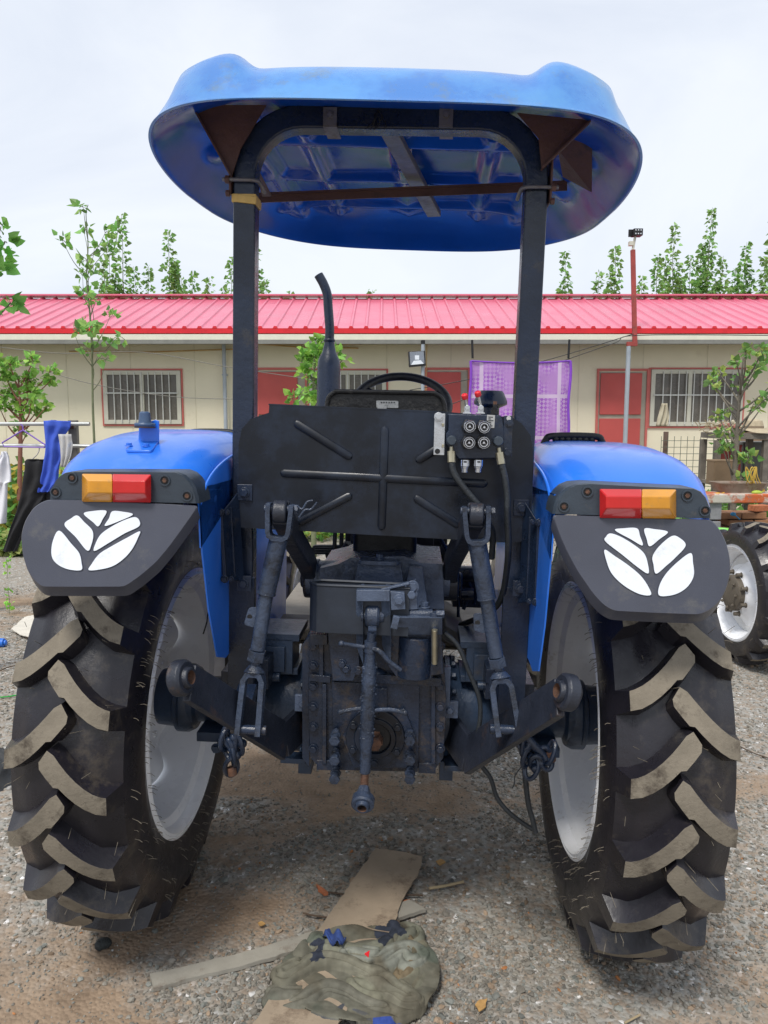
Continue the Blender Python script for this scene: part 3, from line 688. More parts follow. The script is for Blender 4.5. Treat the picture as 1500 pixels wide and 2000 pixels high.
for x in (655, 690, 668): 
    mb = MB(); p = L(x, 1030, .4); q = L(x-4, 1120, .35); mb.cyl(p, q, .008, n=10); mb.build('control_rod', darkv, tr)
# ---- lift cover (rocker shaft housing)
yc = -.10
mb = MB()
cv = [(622, 1185), (624, 1110), (660, 1102), (684, 1090), (790, 1086), (822, 1100), (864, 1102), (868, 1190)]
mb.prism([L(x, y, yc-.07) for x, y in cv], (0, .32, 0))
mb.prism([L(x, y, yc-.10) for x, y in ((690, 1150), (700, 1096), (782, 1096), (790, 1150))], (0, .08, 0))
top = [L(702, 1098, yc-.06), L(782, 1098, yc-.06)]; z = top[0].z
mb.prism(rnd_loop([Vector((top[0].x, yc-.12, z+.004)), Vector((top[1].x, yc-.12, z+.004)), Vector((top[1].x-.01, yc+.1, z+.006)), Vector((top[0].x+.01, yc+.1, z+.006))], .02), (0, 0, .012))
mb.bolt(((top[0].x+top[1].x)/2, yc-.08, z+.016), (0, 0, 1), .011, .012)
mb.cyl(L(600, 1128, yc), L(690, 1126, yc), .052, n=32); mb.cyl(L(800, 1128, yc), L(878, 1134, yc), .052, n=32)
mb.cyl(L(618, 1128, yc), L(624, 1128, yc), .058, n=32); mb.cyl(L(856, 1132, yc), L(862, 1132, yc), .058, n=32)
mb.prism([L(x, y, yc-.11) for x, y in ((792, 1150), (800, 1105), (825, 1110), (838, 1200), (795, 1230))], (0, .08, 0))
lc = mb.build('lift_cover', greycast, tr, bevel=.009, seg=3)
# ---- differential housing
yd = -.30
mb = MB()
mb.prism([L(x, y, yd) for x, y in ((604, 1236), (852, 1236), (868, 1300), (872, 1380), (866, 1480), (852, 1500), (624, 1500), (606, 1480), (602, 1380))], (0, .55, 0))
mb.prism([L(x, y, yd-.015) for x, y in ((648, 1332), (820, 1336), (816, 1508), (652, 1504))], (0, .03, 0))
mb.prism([L(x, y, yd-.03) for x, y in ((700, 1390), (790, 1385), (812, 1440), (795, 1500), (690, 1500), (668, 1440))], (0, .03, 0))
mb.box(L(636, 1492, yd)+Vector((0, .03, 0)), (.05, .08, .03)); mb.box(L(834, 1498, yd)+Vector((0, .03, 0)), (.05, .08, .03))
mb.prism([L(x, y, yd+.02) for x, y in ((608, 1236), (604, 1500), (590, 1480), (590, 1260))], (0, .2, 0))
# castings around top link
mb.prism([L(x, y, yd-.05) for x, y in ((640, 1236), (700, 1236), (702, 1300), (690, 1330), (650, 1330))], (0, .08, 0))
mb.prism([L(x, y, yd-.06) for x, y in ((760, 1232), (862, 1232), (866, 1316), (780, 1330), (758, 1300))], (0, .08, 0))
mb.cyl(L(812, 1240, yd-.04), L(808, 1318, yd-.04), .05, n=28)
mb.bar(L(650, 1318, yd-.01), L(862, 1330, yd-.01), .03, .025, (0, 1, 0))
for x in (612, 860):
    for y in (1262, 1300, 1340, 1380, 1420, 1462): mb.bolt(L(x, y, yd-.002), (0, -1, 0), .0105, .010)
for (a_, b_) in (((628, 1240), (628, 1330)), ((846, 1330), (846, 1490)), ((634, 1335), (634, 1490))): mb.bar(L(*a_, yd-.006), L(*b_, yd-.006), .012, .018, (1, 0, 0))
mb.bar(L(606, 1248, yd-.012), L(640, 1248, yd-.012), .02, .03, (0, 1, 0)); mb.bar(L(604, 1322, yd-.008), L(646, 1326, yd-.008), .016, .02, (0, 1, 0)); mb.cyl(L(845, 1262, yd-.03), L(845, 1300, yd-.03), .02, n=18)
mb.sphere(L(725, 1318, yd), .05, 18, (1, .5, .5)); mb.prism([L(x, y, yd-.025) for x, y in ((712, 1500), (712, 1345), (756, 1345), (756, 1500))], (0, .03, 0))
for x, y in ((676, 1306), (700, 1310), (812, 1322), (836, 1320), (668, 1296)): mb.bolt(L(x, y, yd-.05), (0, -1, 0), .010, .009)
mb.mi = 1; p = L(733, 1440, yd-.032); mb.lathe(p, (0, -1, 0), [(0, .085), (.008, .083), (.008, .060), (.014, .058), (.014, .045), (.004, .043)], 48, caps=False)
for i in range(6):
    t = 2*math.pi*(i+.5)/6; mb.bolt(p+Vector((.072*math.cos(t), -.008, .072*math.sin(t))), (0, -1, 0), .0095, .008)
mb.build('differential_housing', [blackcast, blackpanel], tr, bevel=.005, seg=2)
mb = MB(); mb.mi = 1; mb.cyl(p+Vector((0, .0, 0)), p+Vector((0, -.004, 0)), .043, n=32); mb.mi = 0; mb.cyl(p, p+Vector((0, -.05, 0)), .019, n=24)
for i in range(6): t = 2*math.pi*i/6; mb.bar(p+Vector((.019*math.cos(t), 0, .019*math.sin(t))), p+Vector((.019*math.cos(t), -.048, .019*math.sin(t))), .007, .005)
mb.build('pto_shaft', [orust, darkv], tr, bevel=.001)
for px in (657, 801):
    for y in (1428, 1466, 1502):
        mb = MB(); q = L(px, y, yd-.02); d = Vector((0, -1, -.12)).normalized(); mb.cyl(q, q+d*.055, .010, n=14); mb.cyl(q+d*.014, q+d*.028, .0155, n=6); mb.cyl(q+d*.045, q+d*.056, .0155, n=6); mb.build('stud', rodmat, tr, bevel=.001)
# curved sheet guard
mb = MB(); yg = -.40
g0, g1 = L(604, 1142, yg), L(800, 1146, yg); zb_ = L(604, 1234, yg).z
pth = [Vector((g1.x, yg, 0)), Vector((g0.x+.05, yg, 0)), Vector((g0.x+.018, yg+.006, 0)), Vector((g0.x, yg+.03, 0)), Vector((g0.x+.018, yg+.055, 0)), Vector((g0.x+.05, yg+.06, 0)), Vector((g1.x, yg+.05, 0))]
pth = cr(pth, 6); zt_ = g0.z; P = []
for z in (zb_, zt_): P += [Vector((p.x, p.y, z-.006*(p.x-g0.x))) for p in pth]
mb.grid(P, len(pth), 2); mb.tube([p+Vector((0, 0, zt_)) for p in pth], .003, 6)
mb.build('sheet_guard', pbr('matt_sheet_paint', (.016, .022, .034), .55, var=.4, vs=5, bump=.1, bs=30, dirt=((.03, .04, .055), .3, 6)), tr, solid=.003, flat=True)
# bracket right of guard, top link bracket
mb = MB(); yk = -.42
for (xa, xb) in ((696, 708), (746, 762)):
    mb.prism([L(xa, 1262, yk+.05), L(xa-1, 1165, yk), L(xa+6, 1152, yk), L(xb, 1152, yk), L(xb+1, 1262, yk), L(xb+2, 1300, yk+.06)], (0, .10, 0))
mb.bar(L(698, 1158, yk+.03), L(762, 1158, yk+.03), .03, .07, (0, 0, 1))
mb.prism([L(762, 1155, yk), L(790, 1158, yk), L(792, 1190, yk), L(764, 1192, yk)], (0, .05, 0)); mb.bolt(L(779, 1172, yk), (0, -1, 0), .012, .006)
mb.prism([L(790, 1150, yk+.03), L(812, 1136, yk+.03), L(816, 1190, yk+.03), L(792, 1192, yk+.03)], (0, .04, 0)); mb.bolt(L(804, 1160, yk+.03), (0, -1, 0), .012, .012); mb.bolt(L(806, 1146, yk+.03), (0, -1, 0), .013, .004)
mb.bolt(L(803, 1216, yk+.03), (0, -1, 0), .013, .008); mb.bolt(L(829, 1186, yk+.06), (0, 0, 1), .012, .012)
mb.prism([L(768, 1206, yk-.01), L(864, 1206, yk+.02), L(864, 1240, yk+.04), L(768, 1240, yk+.04)], (0, .06, 0))
mb.box(L(772, 1215, yk-.01), (.018, .012, .035), (0, .2, 0)); mb.bar(L(740, 1152, yk+.02), L(800, 1138, yk+.02), .02, .006, (0, 1, 0))
mb.build('top_link_bracket', greycast, tr, bevel=.004)
mb = MB(); mb.cyl(L(674, 1197, yk+.04), L(866, 1200, yk+.04), .0095, n=18); mb.cyl(L(762, 1199, yk+.04), L(845, 1200, yk+.04), .0145, n=18); mb.cyl(L(848, 1200, yk+.03), L(848, 1300, yk+.05), .009, n=14); mb.cyl(L(848, 1196, yk+.03), L(848, 1208, yk+.03), .013, n=14); mb.cyl(L(852, 1199, yk+.03), L(868, 1199, yk+.03), .012, n=6); mb.mi = 1
mb.cyl(L(849, 1230, yk+.02), L(849, 1296, yk+.04), .0085, n=12); mb.build('hitch_pin', [rodmat, MATS['zinc_brass']], tr, bevel=.001)
# ---- top link
mb = MB(); yt = yk-.01; c = L(728, 1203, yt+.04); bl = L(709, 1566, yt-.04)
def ballend(mb, c, ax, r, w, hole, mi_r=2):
    mb.lathe(c, ax, [(-w*.5, hole), (-w*.5, r*.85), (-w*.35, r), (w*.35, r), (w*.5, r*.85), (w*.5, hole)], 32, caps=False)
    mb.lathe(c, ax, [(-w*.8, hole*.62), (-w*.8, hole*.85), (-w*.4, hole*1.02), (0, hole*1.1), (w*.4, hole*1.02), (w*.8, hole*.85), (w*.8, hole*.62)], 28, caps=False)
    m0 = mb.mi; mb.mi = mi_r; mb.lathe(c, ax, [(-w*.8, hole*.62), (w*.8, hole*.62)], 24, caps=False); mb.mi = m0
ballend(mb, c, (1, 0, 0), .034, .038, .020); mb.bar(c-Vector((0, 0, .02)), L(727, 1238, yt), .022, .022)
a = L(726, 1236, yt); b = L(724, 1256, yt); mb.cyl(a, b, .0105, n=16)
for i in range(6): mb.cyl(a.lerp(b, i/6), a.lerp(b, i/6+.06), .0118, n=16)
t0, t1 = L(724, 1252, yt), L(713, 1508, yt); d = (t1-t0).normalized(); ln = (t1-t0).length
mb.lathe(t0, d, [(0, .0165), (.03, .0165), (.031, .0145), (.055, .0145), (.075, .0195), (ln-.09, .0195), (ln-.07, .0155), (ln, .0150)], 28)
hb = L(722, 1264, yt); mb.tube(cr([hb, L(700, 1262, yt), L(668, 1257, yt-.01)], 4), .0055, 10); mb.sphere(L(667, 1257, yt-.01), .0085, 12)
mb.tube(cr([hb+Vector((.01, -.012, 0)), L(742, 1272, yt-.02), L(760, 1292, yt-.02), L(783, 1309, yt-.02)], 4), .0065, 10, rs=None)
tb = L(717, 1388, yt); mb.tube(cr([L(664, 1391, yt), L(700, 1384, yt), tb, L(760, 1386, yt), L(790, 1392, yt)], 4), .006, 10); mb.sphere(L(664, 1391, yt), .0078, 10); mb.sphere(L(791, 1392, yt), .0085, 10)
mb.mi = 1; e = L(711, 1535, yt-.015); mb.cyl(t1, e, .0100, n=16)
for i in range(9): q = i/9; mb.cyl(t1.lerp(e, q), t1.lerp(e, q+.06), .0118, n=16)
mb.mi = 0; dd = (bl-e).normalized(); mb.cyl(e, e+dd*.030, .013, .024, n=8)
ax = Vector((-.05, -1, -.35)).normalized(); ballend(mb, bl, ax, .031, .030, .020, 1)
rr = random.Random(4)
for _ in range(60): t = rr.uniform(.06, ln-.1); an = rr.uniform(-1.5, 1.5); q = t0+d*t+Vector((math.sin(an)*.019, -math.cos(an)*.019, 0)); mb.sphere(q, rr.uniform(.0015, .0035), 6, (1.6, .6, 1))
tl = mb.build('top_link', [rodmat, orust, rust], tr, bevel=0, angle=35); tl['label'] = 'hanging turnbuckle top link with a ball end'
# ---- lift arms
for s in (-1, 1):
    mb = MB()
    if s < 0: P_ = [L(612, 1130, yc+.02), L(598, 1095, yc-.08), L(570, 1045, yc-.22), L(548, 1000, yc-.40)]
    else: P_ = [L(878, 1135, yc+.02), L(884, 1095, yc-.08), L(908, 1045, yc-.22), L(930, 1005, yc-.40)]
    q = cr(P_, 5)
    mb.rect_tube(q, .042, .066, (1, 0, 0)); c = P_[0]
    mb.cyl(c+Vector((s*.026, 0, 0)), c-Vector((s*.024, 0, 0)), .060, n=32); mb.lathe(c+Vector((s*.026, 0, 0)), (s, 0, 0), [(0, .03), (.012, .028)], 20)
    t = P_[-1]; mb.cyl(t+Vector((-.018, 0, 0)), t+Vector((.018, 0, 0)), .030, n=28)
    mb.build('lift_arm', rust if False else pbr('arm_paint%d' % (s+1), (.018, .022, .034), .38, var=.4, bump=.35, bs=50, dirt=((.09, .05, .028), .18, 8)), tr, bevel=.006)
    # lift rod
    mb = MB(); c = t
    if s < 0: a, m_, b, nut, fk0, fk1 = L(544, 1058, yc-.40), L(520, 1160, yc-.40), L(503, 1270, yc-.42), L(499, 1290, yc-.42), L(498, 1300, yc-.42), L(486, 1425, yc-.46)
    else: a, m_, b, nut, fk0, fk1 = L(932, 1066, yc-.40), L(951, 1170, yc-.40), L(969, 1284, yc-.42), L(973, 1302, yc-.42), L(975, 1312, yc-.42), L(992, 1425, yc-.46)
    up_ = (c-a).normalized(); sd_ = Vector((1, 0, 0)); sd_ = (sd_-up_*sd_.dot(up_)).normalized(); y5 = Vector((0, -.008, 0))
    U = [c+up_*.022-sd_*.029+y5, c-sd_*.029+y5, a+up_*.028-sd_*.026+y5, a+up_*.016-sd_*.022+y5, a+up_*.010-sd_*.012+y5, a+up_*.010+sd_*.012+y5, a+up_*.016+sd_*.022+y5, a+up_*.028+sd_*.026+y5, c+sd_*.029+y5, c+up_*.022+sd_*.029+y5]
    mb.rect_tube(U, .036, .012, (0, 1, 0))
    mb.cyl(c+Vector((-.040, -.005, .008)), c+Vector((.040, -.005, .008)), .010, n=16); mb.cyl(c+Vector((.036, -.005, .008)), c+Vector((.046, -.005, .008)), .014, n=6)
    mb.cyl(a+Vector((0, 0, .008)), m_, .0235, n=28); mb.cyl(m_-(m_-a).normalized()*.004, m_, .0248, n=28); mb.cyl(m_, b, .0185, n=26)
    mb.cyl(b, nut, .0235, n=6); mb.cyl(nut, fk0, .013, n=16); 
    f0 = fk0+(fk1-fk0)*.05
    lw = (fk1-fk0)
    mb.cyl(fk0, f0+lw*.06, .016, .028, n=12)
    ld = lw.normalized(); sd_ = Vector((1, 0, 0)); sd_ = (sd_-ld*sd_.dot(ld)).normalized(); y5 = Vector((0, -.004, 0))
    U = [fk1+ld*.012-sd_*.026+y5, fk1-ld*.02-sd_*.026+y5, f0+ld*.030-sd_*.024+y5, f0+ld*.015-sd_*.018+y5, f0+ld*.010-sd_*.008+y5, f0+ld*.010+sd_*.008+y5, f0+ld*.015+sd_*.018+y5, f0+ld*.030+sd_*.024+y5, fk1-ld*.02+sd_*.026+y5, fk1+ld*.012+sd_*.026+y5]
    mb.rect_tube(U, .034, .014, (0, 1, 0))
    tg = m_.lerp(b, .42); sd = -1; u_ = (b-m_).normalized()
    pl_ = [tg+Vector((sd*.018, 0, 0))-u_*.026, tg+Vector((sd*.040, 0, 0))-u_*.024, tg+Vector((sd*.046, 0, 0))+u_*.02, tg+Vector((sd*.018, 0, 0))+u_*.028]
    mb.prism(rnd_loop(pl_, .008), (0, .006, 0)); mb.mi = 1; hc = (pl_[1]+pl_[2]+pl_[0]+pl_[3])/4; mb.cyl(hc+Vector((-.003, .001, 0)), hc+Vector((-.003, -.0006, 0)), .007, n=14)
    mb.mi = 2; q = fk1; mb.cyl(q+Vector((-.045, 0, 0)), q+Vector((.045, 0, 0)), .012, n=16)
    mb.mi = 0
    if s < 0:      # split pin and spring clip
        mb.tube(cr([c+Vector((.045, -.02, .02)), c+Vector((.058, -.02, .012)), c+Vector((.07, -.02, .03)), c+Vector((.085, -.02, .034))], 4), .003, 6); mb.tube(cr([c+Vector((.05, -.02, -.01)), c+Vector((.065, -.02, .01)), c+Vector((.08, -.02, .012)), c+Vector((.095, -.02, .03))], 4), .003, 6)
    mb.build('lift_rod', [rodmat, darkv, blackcast], tr, bevel=.002)
    # lower link
    mb = MB()
    if s < 0: be, fe = L(354, 1324, -.74), L(556, 1448, -.32)
    else: be, fe = L(1108, 1352, -.74), L(912, 1476, -.32)
    d = (fe-be).normalized(); sidev = Vector((s, 0, 0)); sidev = (sidev-d*sidev.dot(d)).normalized()
    nx = d.cross(sidev).normalized()
    st_ = be+d*.035
    mb.bar(st_, fe, .020, .088, sidev, .020, .105)
    e2 = fe+Vector((-s*.06, .20, .02)); mb.bar(fe-d*.01, e2, .020, .10, sidev)
    mb.mi = 0; bax = sidev
    ballend(mb, be, bax, .042, .034, .026, 1)
    lk = mb.build('lower_link', [MATS['arm_paint%d' % (s+1)], orust, rust], tr, bevel=.003); lk['label'] = '%s lower lift arm with a rusty ball eye' % ('left' if s < 0 else 'right')
    # chain / shackles
    mb = MB(); rr = random.Random(20+s); c0 = L(470, 1408, -.50) if s < 0 else L(1050, 1440, -.50)
    def link(c, ax, up_, l=.030, w=.017, r=.0065):
        ax = ax.normalized(); up_ = (up_-ax*up_.dot(ax)).normalized(); v_ = ax.cross(up_)
        pts = [c+up_*(l*math.cos(t)*(1 if True else 0))+v_*(w*math.sin(t)) for t in [2*math.pi*i/18 for i in range(18)]]; mb.tube(pts, r, 8, closed=True)
    hang = [L(x, y, -.48) for x, y in (((468, 1412), (450, 1440), (466, 1452), (455, 1475), (446, 1462), (452, 1498), (440, 1445)) if s < 0 else ((1025, 1452), (1030, 1478), (1048, 1490), (1066, 1482), (1038, 1500), (1075, 1470), (1020, 1440)))]
    for i, h in enumerate(hang): link(h, Vector((rr.uniform(-1, 1), rr.uniform(-1, 1), rr.uniform(-.3, .3))), Vector((rr.uniform(-.5, .5), 0, 1)))
    for h in hang[:5]: mb.sphere(h+Vector((.01, .0, 0)), .013, 10)
    mb.bar(hang[0]+Vector((0, .02, .03)), hang[0]+Vector((0, .10, .06)), .05, .03); mb.cyl(hang[0]+Vector((0, 0, .02)), hang[3], .012, n=10)
    mb.mi = 1; mb.cyl(hang[5], hang[5]+Vector((.004, 0, -.022)), .012, n=12)
    mb.build('check_chain', [blackcast, orust], tr)
# ---- axle housings
for s in (-1, 1):
    mb = MB()
    x0 = .235
    mb.lathe((s*(x0-.03), -.02, .71), (s, 0, 0), [(0, .172), (.016, .172), (.018, .160), (.03, .152), (.08, .148), (.14, .138), (.18, .118), (.21, .09), (.22, .078), (.38, .072), (.39, .085), (.43, .088), (.435, .10)], 48)
    for i in range(18):
        t = 2*math.pi*i/18; mb.bolt((s*(x0-.012), -.02+.163*math.cos(t), .71+.163*math.sin(t)), (s, 0, 0), .011, .013)
    for i in range(10):
        t = 2*math.pi*i/10; mb.bolt((s*.655, -.0+.085*math.cos(t), .705+.085*math.sin(t)), (-s, 0, 0), .013, .016)
    mb.lathe((s*.60, -.0, .705), (s, 0, 0), [(0, .10), (.02, .11), (.055, .11), (.06, .095), (.12, .09)], 40)
    mb.box((s*.34, -.08, .905), (.15, .14, .11)); mb.box((s*.34, -.155, .90), (.105, .02, .08)); mb.box((s*.33, -.06, .965), (.17, .18, .022)); mb.box((s*.34, -.06, .855), (.18, .16, .02))
    mb.cyl((s*.30, -.165, .845), (s*.42, -.165, .845), .014, n=12)
    mb.box((s*.245, -.22, .615), (.075, .05, .016)); mb.box((s*.215, -.12, .585), (.04, .16, .06))
    mb.box((s*.50, -.10, .64), (.12, .12, .03)); mb.bolt((s*.49, -.19, .62), (0, -1, 0), .012, .012)
    mb.build('axle_housing', pbr('axle_paint%d' % (s+1), (.020, .036, .068), .33, var=.4, vs=6, bump=.3, bs=45, dirt=((.05, .05, .055), .18, 14)), tr, bevel=.003)
    mb = MB(); mb.bar((s*.205, -.24, .80), (s*.205, -.22, .92), .04, .02); mb.box((s*.215, -.25, .80), (.05, .012, .05)); mb.bolt((s*.215, -.257, .80), (0, -1, 0), .010, .009); mb.build('strut', greycast, tr, bevel=.002)
# cables hanging below
for pts, yy, r in (([(868, 1235), (895, 1262), (915, 1310), (935, 1360), (938, 1400), (932, 1448), (938, 1490), (958, 1520), (972, 1560), (1000, 1592), (1040, 1620)], -.36, .0065), ([(1022, 1470), (1026, 1520), (1032, 1570), (1040, 1600), (1046, 1626)], -.42, .0075), ([(1018, 1498), (1006, 1515), (1005, 1530), (1000, 1540)], -.44, .0015)):
    mb = MB(); mb.tube(cr([L(x, y, yy) for x, y in pts], 6), r, 10); cb = mb.build('cable', hose, tr)
mb = MB(); mb.tube(cr([L(410, 1188, -.3), L(406, 1200, -.3), L(404, 1215, -.3), L(397, 1238, -.3)], 5), .0022, 6); mb.build('loose_wire', darkv, tr)
for pts in ([(690, 1040), (705, 1080), (690, 1100)], [(905, 1120), (918, 1150), (905, 1190)], [(890, 1130), (930, 1135), (925, 1180)], [(800, 1060), (840, 1085), (850, 1100)], [(860, 1050), (880, 1090), (905, 1130)]):
    mb = MB(); mb.tube(cr([L(x, y, .3) for x, y in pts], 6), .007, 8); mb.build('control_pipe', black, tr)
mb = MB(); mb.cyl(L(890, 1120, .3), L(935, 1122, .3), .028, n=16); mb.bolt(L(912, 1118, .27), (0, -1, 0), .01, .008); mb.build('filter', black, tr, bevel=.002)
mb = MB(); mb.cyl(L(900, 1160, .25), L(925, 1160, .25), .022, n=16); mb.cyl(L(895, 1165, .25), L(895, 1205, .25), .006, n=8); mb.build('valve', black, tr, bevel=.002)
mb = MB(); mb.box(L(915, 1145, .45), (.12, .1, .14)); mb.bolt(L(905, 1135, .40), (0, -1, 0), .01, .008); mb.build('pump', black, tr, bevel=.006)
# ================================================================== SURROUNDINGS
def vnoise(x, y, seed=0):
    xi = np.floor(x).astype(np.int64); yi = np.floor(y).astype(np.int64); xf = x-xi; yf = y-yi
    def h(a, b):
        n = (a*374761393+b*668265263+seed*1442695041) & 0x7fffffff; n = ((n ^ (n >> 13))*1274126177) & 0x7fffffff; return ((n ^ (n >> 16)) & 0xffff)/65535.
    u = xf*xf*(3-2*xf); v = yf*yf*(3-2*yf)
    return (h(xi, yi)*(1-u)+h(xi+1, yi)*u)*(1-v)+(h(xi, yi+1)*(1-u)+h(xi+1, yi+1)*u)*v
def fbm(x, y, o=5, seed=0, g=.55):
    a = 1; s = 0; t = 0
    for i in range(o): s = s+a*vnoise(x*2**i+i*17.3, y*2**i-i*9.1, seed+i); t += a; a *= g
    return s/t
def gzn(x, y):
    t = np.clip((7-y)/3, 0, 1); return -np.clip(x, -4, 4)*.028*t
def earth(x, y):
    """0 gravel .. 1 bare brown earth"""
    a = fbm(x*1.1+3, y*1.5+1, 6, 3, .62)
    a = a+.10*np.exp(-((x+.45)/.4)**2-((y-2.6)/.55)**2)+.05*np.exp(-((x+1.1)/.5)**2-((y-1.7)/.4)**2)+.07*np.exp(-((x+.15)/.4)**2-((y-3.1)/.4)**2)-.05*(x > .4)-.02
    return np.clip((a-.545)/.13, 0, 1)
def height(x, y):
    h = (fbm(x*2, y*2, 4, 11)-.5)*.018+(fbm(x*14, y*14, 4, 21)-.5)*.012*(1-.5*earth(x, y))
    near = np.clip((8-y)/4, 0, 1); return gzn(x, y)+.016*near+h*near-.004*earth(x, y)
# ground sheet
def ground():
    n = 420; s = np.linspace(-1, 1, n); xs = np.sinh(s*6.2)/np.sinh(6.2)*400
    m = 460; t = np.linspace(0, 1, m); ys = -3+ (np.exp(t*6.0)-1)/(np.exp(6.0)-1)*800
    t2 = np.linspace(0, 1, 330); ys = np.concatenate([np.linspace(-30, .3, 8)[:-1], .3+6.5*t2, 6.8+(np.exp(np.linspace(0, 1, 90)[1:]*6)-1)/(np.exp(6)-1)*700])
    xs = np.concatenate([-6-(np.exp(np.linspace(1, 0, 50)[:-1]*5)-1)/(np.exp(5)-1)*400, np.linspace(-6, -2.6, 90)[:-1], np.linspace(-2.6, 2.6, 330)[:-1], np.linspace(2.6, 6, 90)[:-1], 6+(np.exp(np.linspace(0, 1, 50)*5)-1)/(np.exp(5)-1)*400])
    X, Y = np.meshgrid(xs, ys); Z = height(X, Y); nx, ny = len(xs), len(ys)
    co = np.stack([X, Y, Z], -1).reshape(-1, 3).astype(np.float32)
    i = np.arange((nx-1)*(ny-1)); r = i//(nx-1); c = i % (nx-1); b = r*nx+c
    q = np.stack([b, b+1, b+nx+1, b+nx], -1).astype(np.int32).reshape(-1)
    me = bpy.data.meshes.new('ground'); me.vertices.add(len(co)); me.vertices.foreach_set('co', co.reshape(-1))
    me.loops.add(len(q)); me.loops.foreach_set('vertex_index', q); me.polygons.add(len(i)); me.polygons.foreach_set('loop_start', np.arange(len(i))*4); me.polygons.foreach_set('use_smooth', np.ones(len(i), bool)); me.update(calc_edges=True)
    e = earth(X, Y).reshape(-1); col = np.stack([e, e, e, np.ones_like(e)], -1).astype(np.float32)
    at = me.color_attributes.new('soil', 'FLOAT_COLOR', 'POINT'); at.data.foreach_set('color', col.reshape(-1))
    m_ = bpy.data.materials.new('gravel_and_earth'); m_.use_nodes = True; nt = m_.node_tree; N = nt.nodes; K = nt.links; bs = N['Principled BSDF']; bs.inputs['Roughness'].default_value = .95; bs.inputs['Specular IOR Level'].default_value = .15
    tc = N.new('ShaderNodeTexCoord'); A = N.new('ShaderNodeVertexColor'); A.layer_name = 'soil'
    def mk(t_, **kw):
        x = N.new(t_)
        for k, v in kw.items(): setattr(x, k, v)
        return x
    vo = mk('ShaderNodeTexVoronoi'); vo.inputs['Scale'].default_value = 75; K.new(tc.outputs['Object'], vo.inputs['Vector'])
    cr_ = mk('ShaderNodeValToRGB'); K.new(vo.outputs['Color'], cr_.inputs[0])
    for p, c_ in ((0, (.12, .112, .10)), (.45, (.21, .20, .175)), (.8, (.28, .27, .24)), (1, (.36, .35, .32))):
        el = cr_.color_ramp.elements.new(p) if p not in (0, 1) else cr_.color_ramp.elements[int(p)]; el.color = (*c_, 1)
    no = mk('ShaderNodeTexNoise'); no.inputs['Scale'].default_value = 9; no.inputs['Detail'].default_value = 12; no.inputs['Roughness'].default_value = .7; K.new(tc.outputs['Object'], no.inputs['Vector'])
    er = mk('ShaderNodeValToRGB'); K.new(no.outputs[0], er.inputs[0]); er.color_ramp.elements[0].position = .3; er.color_ramp.elements[1].position = .7
    er.color_ramp.elements[0].color = (.20, .145, .10, 1); er.color_ramp.elements[1].color = (.36, .265, .185, 1)
    mx = mk('ShaderNodeMix', data_type='RGBA'); K.new(A.outputs[0], mx.inputs[0]); K.new(cr_.outputs[0], mx.inputs[6]); K.new(er.outputs[0], mx.inputs[7])
    # earth dust between the stones
    mx2 = mk('ShaderNodeMix', data_type='RGBA'); n3 = mk('ShaderNodeTexNoise'); n3.inputs['Scale'].default_value = 30; n3.inputs['Detail'].default_value = 8; K.new(tc.outputs['Object'], n3.inputs['Vector'])
    mr = mk('ShaderNodeMapRange'); mr.inputs[1].default_value = .42; mr.inputs[2].default_value = .6; mr.inputs[4].default_value = .6; K.new(n3.outputs[0], mr.inputs[0]); K.new(mr.outputs[0], mx2.inputs[0]); K.new(mx.outputs[2], mx2.inputs[6]); K.new(er.outputs[0], mx2.inputs[7])
    K.new(mx2.outputs[2], bs.inputs['Base Color'])
    bp = mk('ShaderNodeBump'); bp.inputs['Strength'].default_value = .7; bp.inputs['Distance'].default_value = .006; K.new(vo.outputs['Distance'], bp.inputs['Height']); bp.invert = True
    bp2 = mk('ShaderNodeBump'); bp2.inputs['Strength'].default_value = .35; bp2.inputs['Distance'].default_value = .006; K.new(n3.outputs[0], bp2.inputs['Height']); K.new(bp.outputs[0], bp2.inputs['Normal']); K.new(bp2.outputs[0], bs.inputs['Normal'])
    me.materials.append(m_); o = bpy.data.objects.new('ground', me); C.objects.link(o); tag(o, kind='structure')
ground()
def col_mesh(name, co, tri, cols, mat, kind=None, nf=3):
    me = bpy.data.meshes.new(name); co = co.astype(np.float32); me.vertices.add(len(co)); me.vertices.foreach_set('co', co.reshape(-1))
    q = tri.astype(np.int32).reshape(-1); n = len(tri); me.loops.add(len(q)); me.loops.foreach_set('vertex_index', q); me.polygons.add(n); me.polygons.foreach_set('loop_start', np.arange(n)*nf); me.update(calc_edges=True)
    at = me.color_attributes.new('tint', 'FLOAT_COLOR', 'POINT'); at.data.foreach_set('color', np.concatenate([cols, np.ones((len(cols), 1))], 1).astype(np.float32).reshape(-1))
    me.polygons.foreach_set('use_smooth', [False]*n); me.materials.append(mat); o = bpy.data.objects.new(name, me); C.objects.link(o); return o
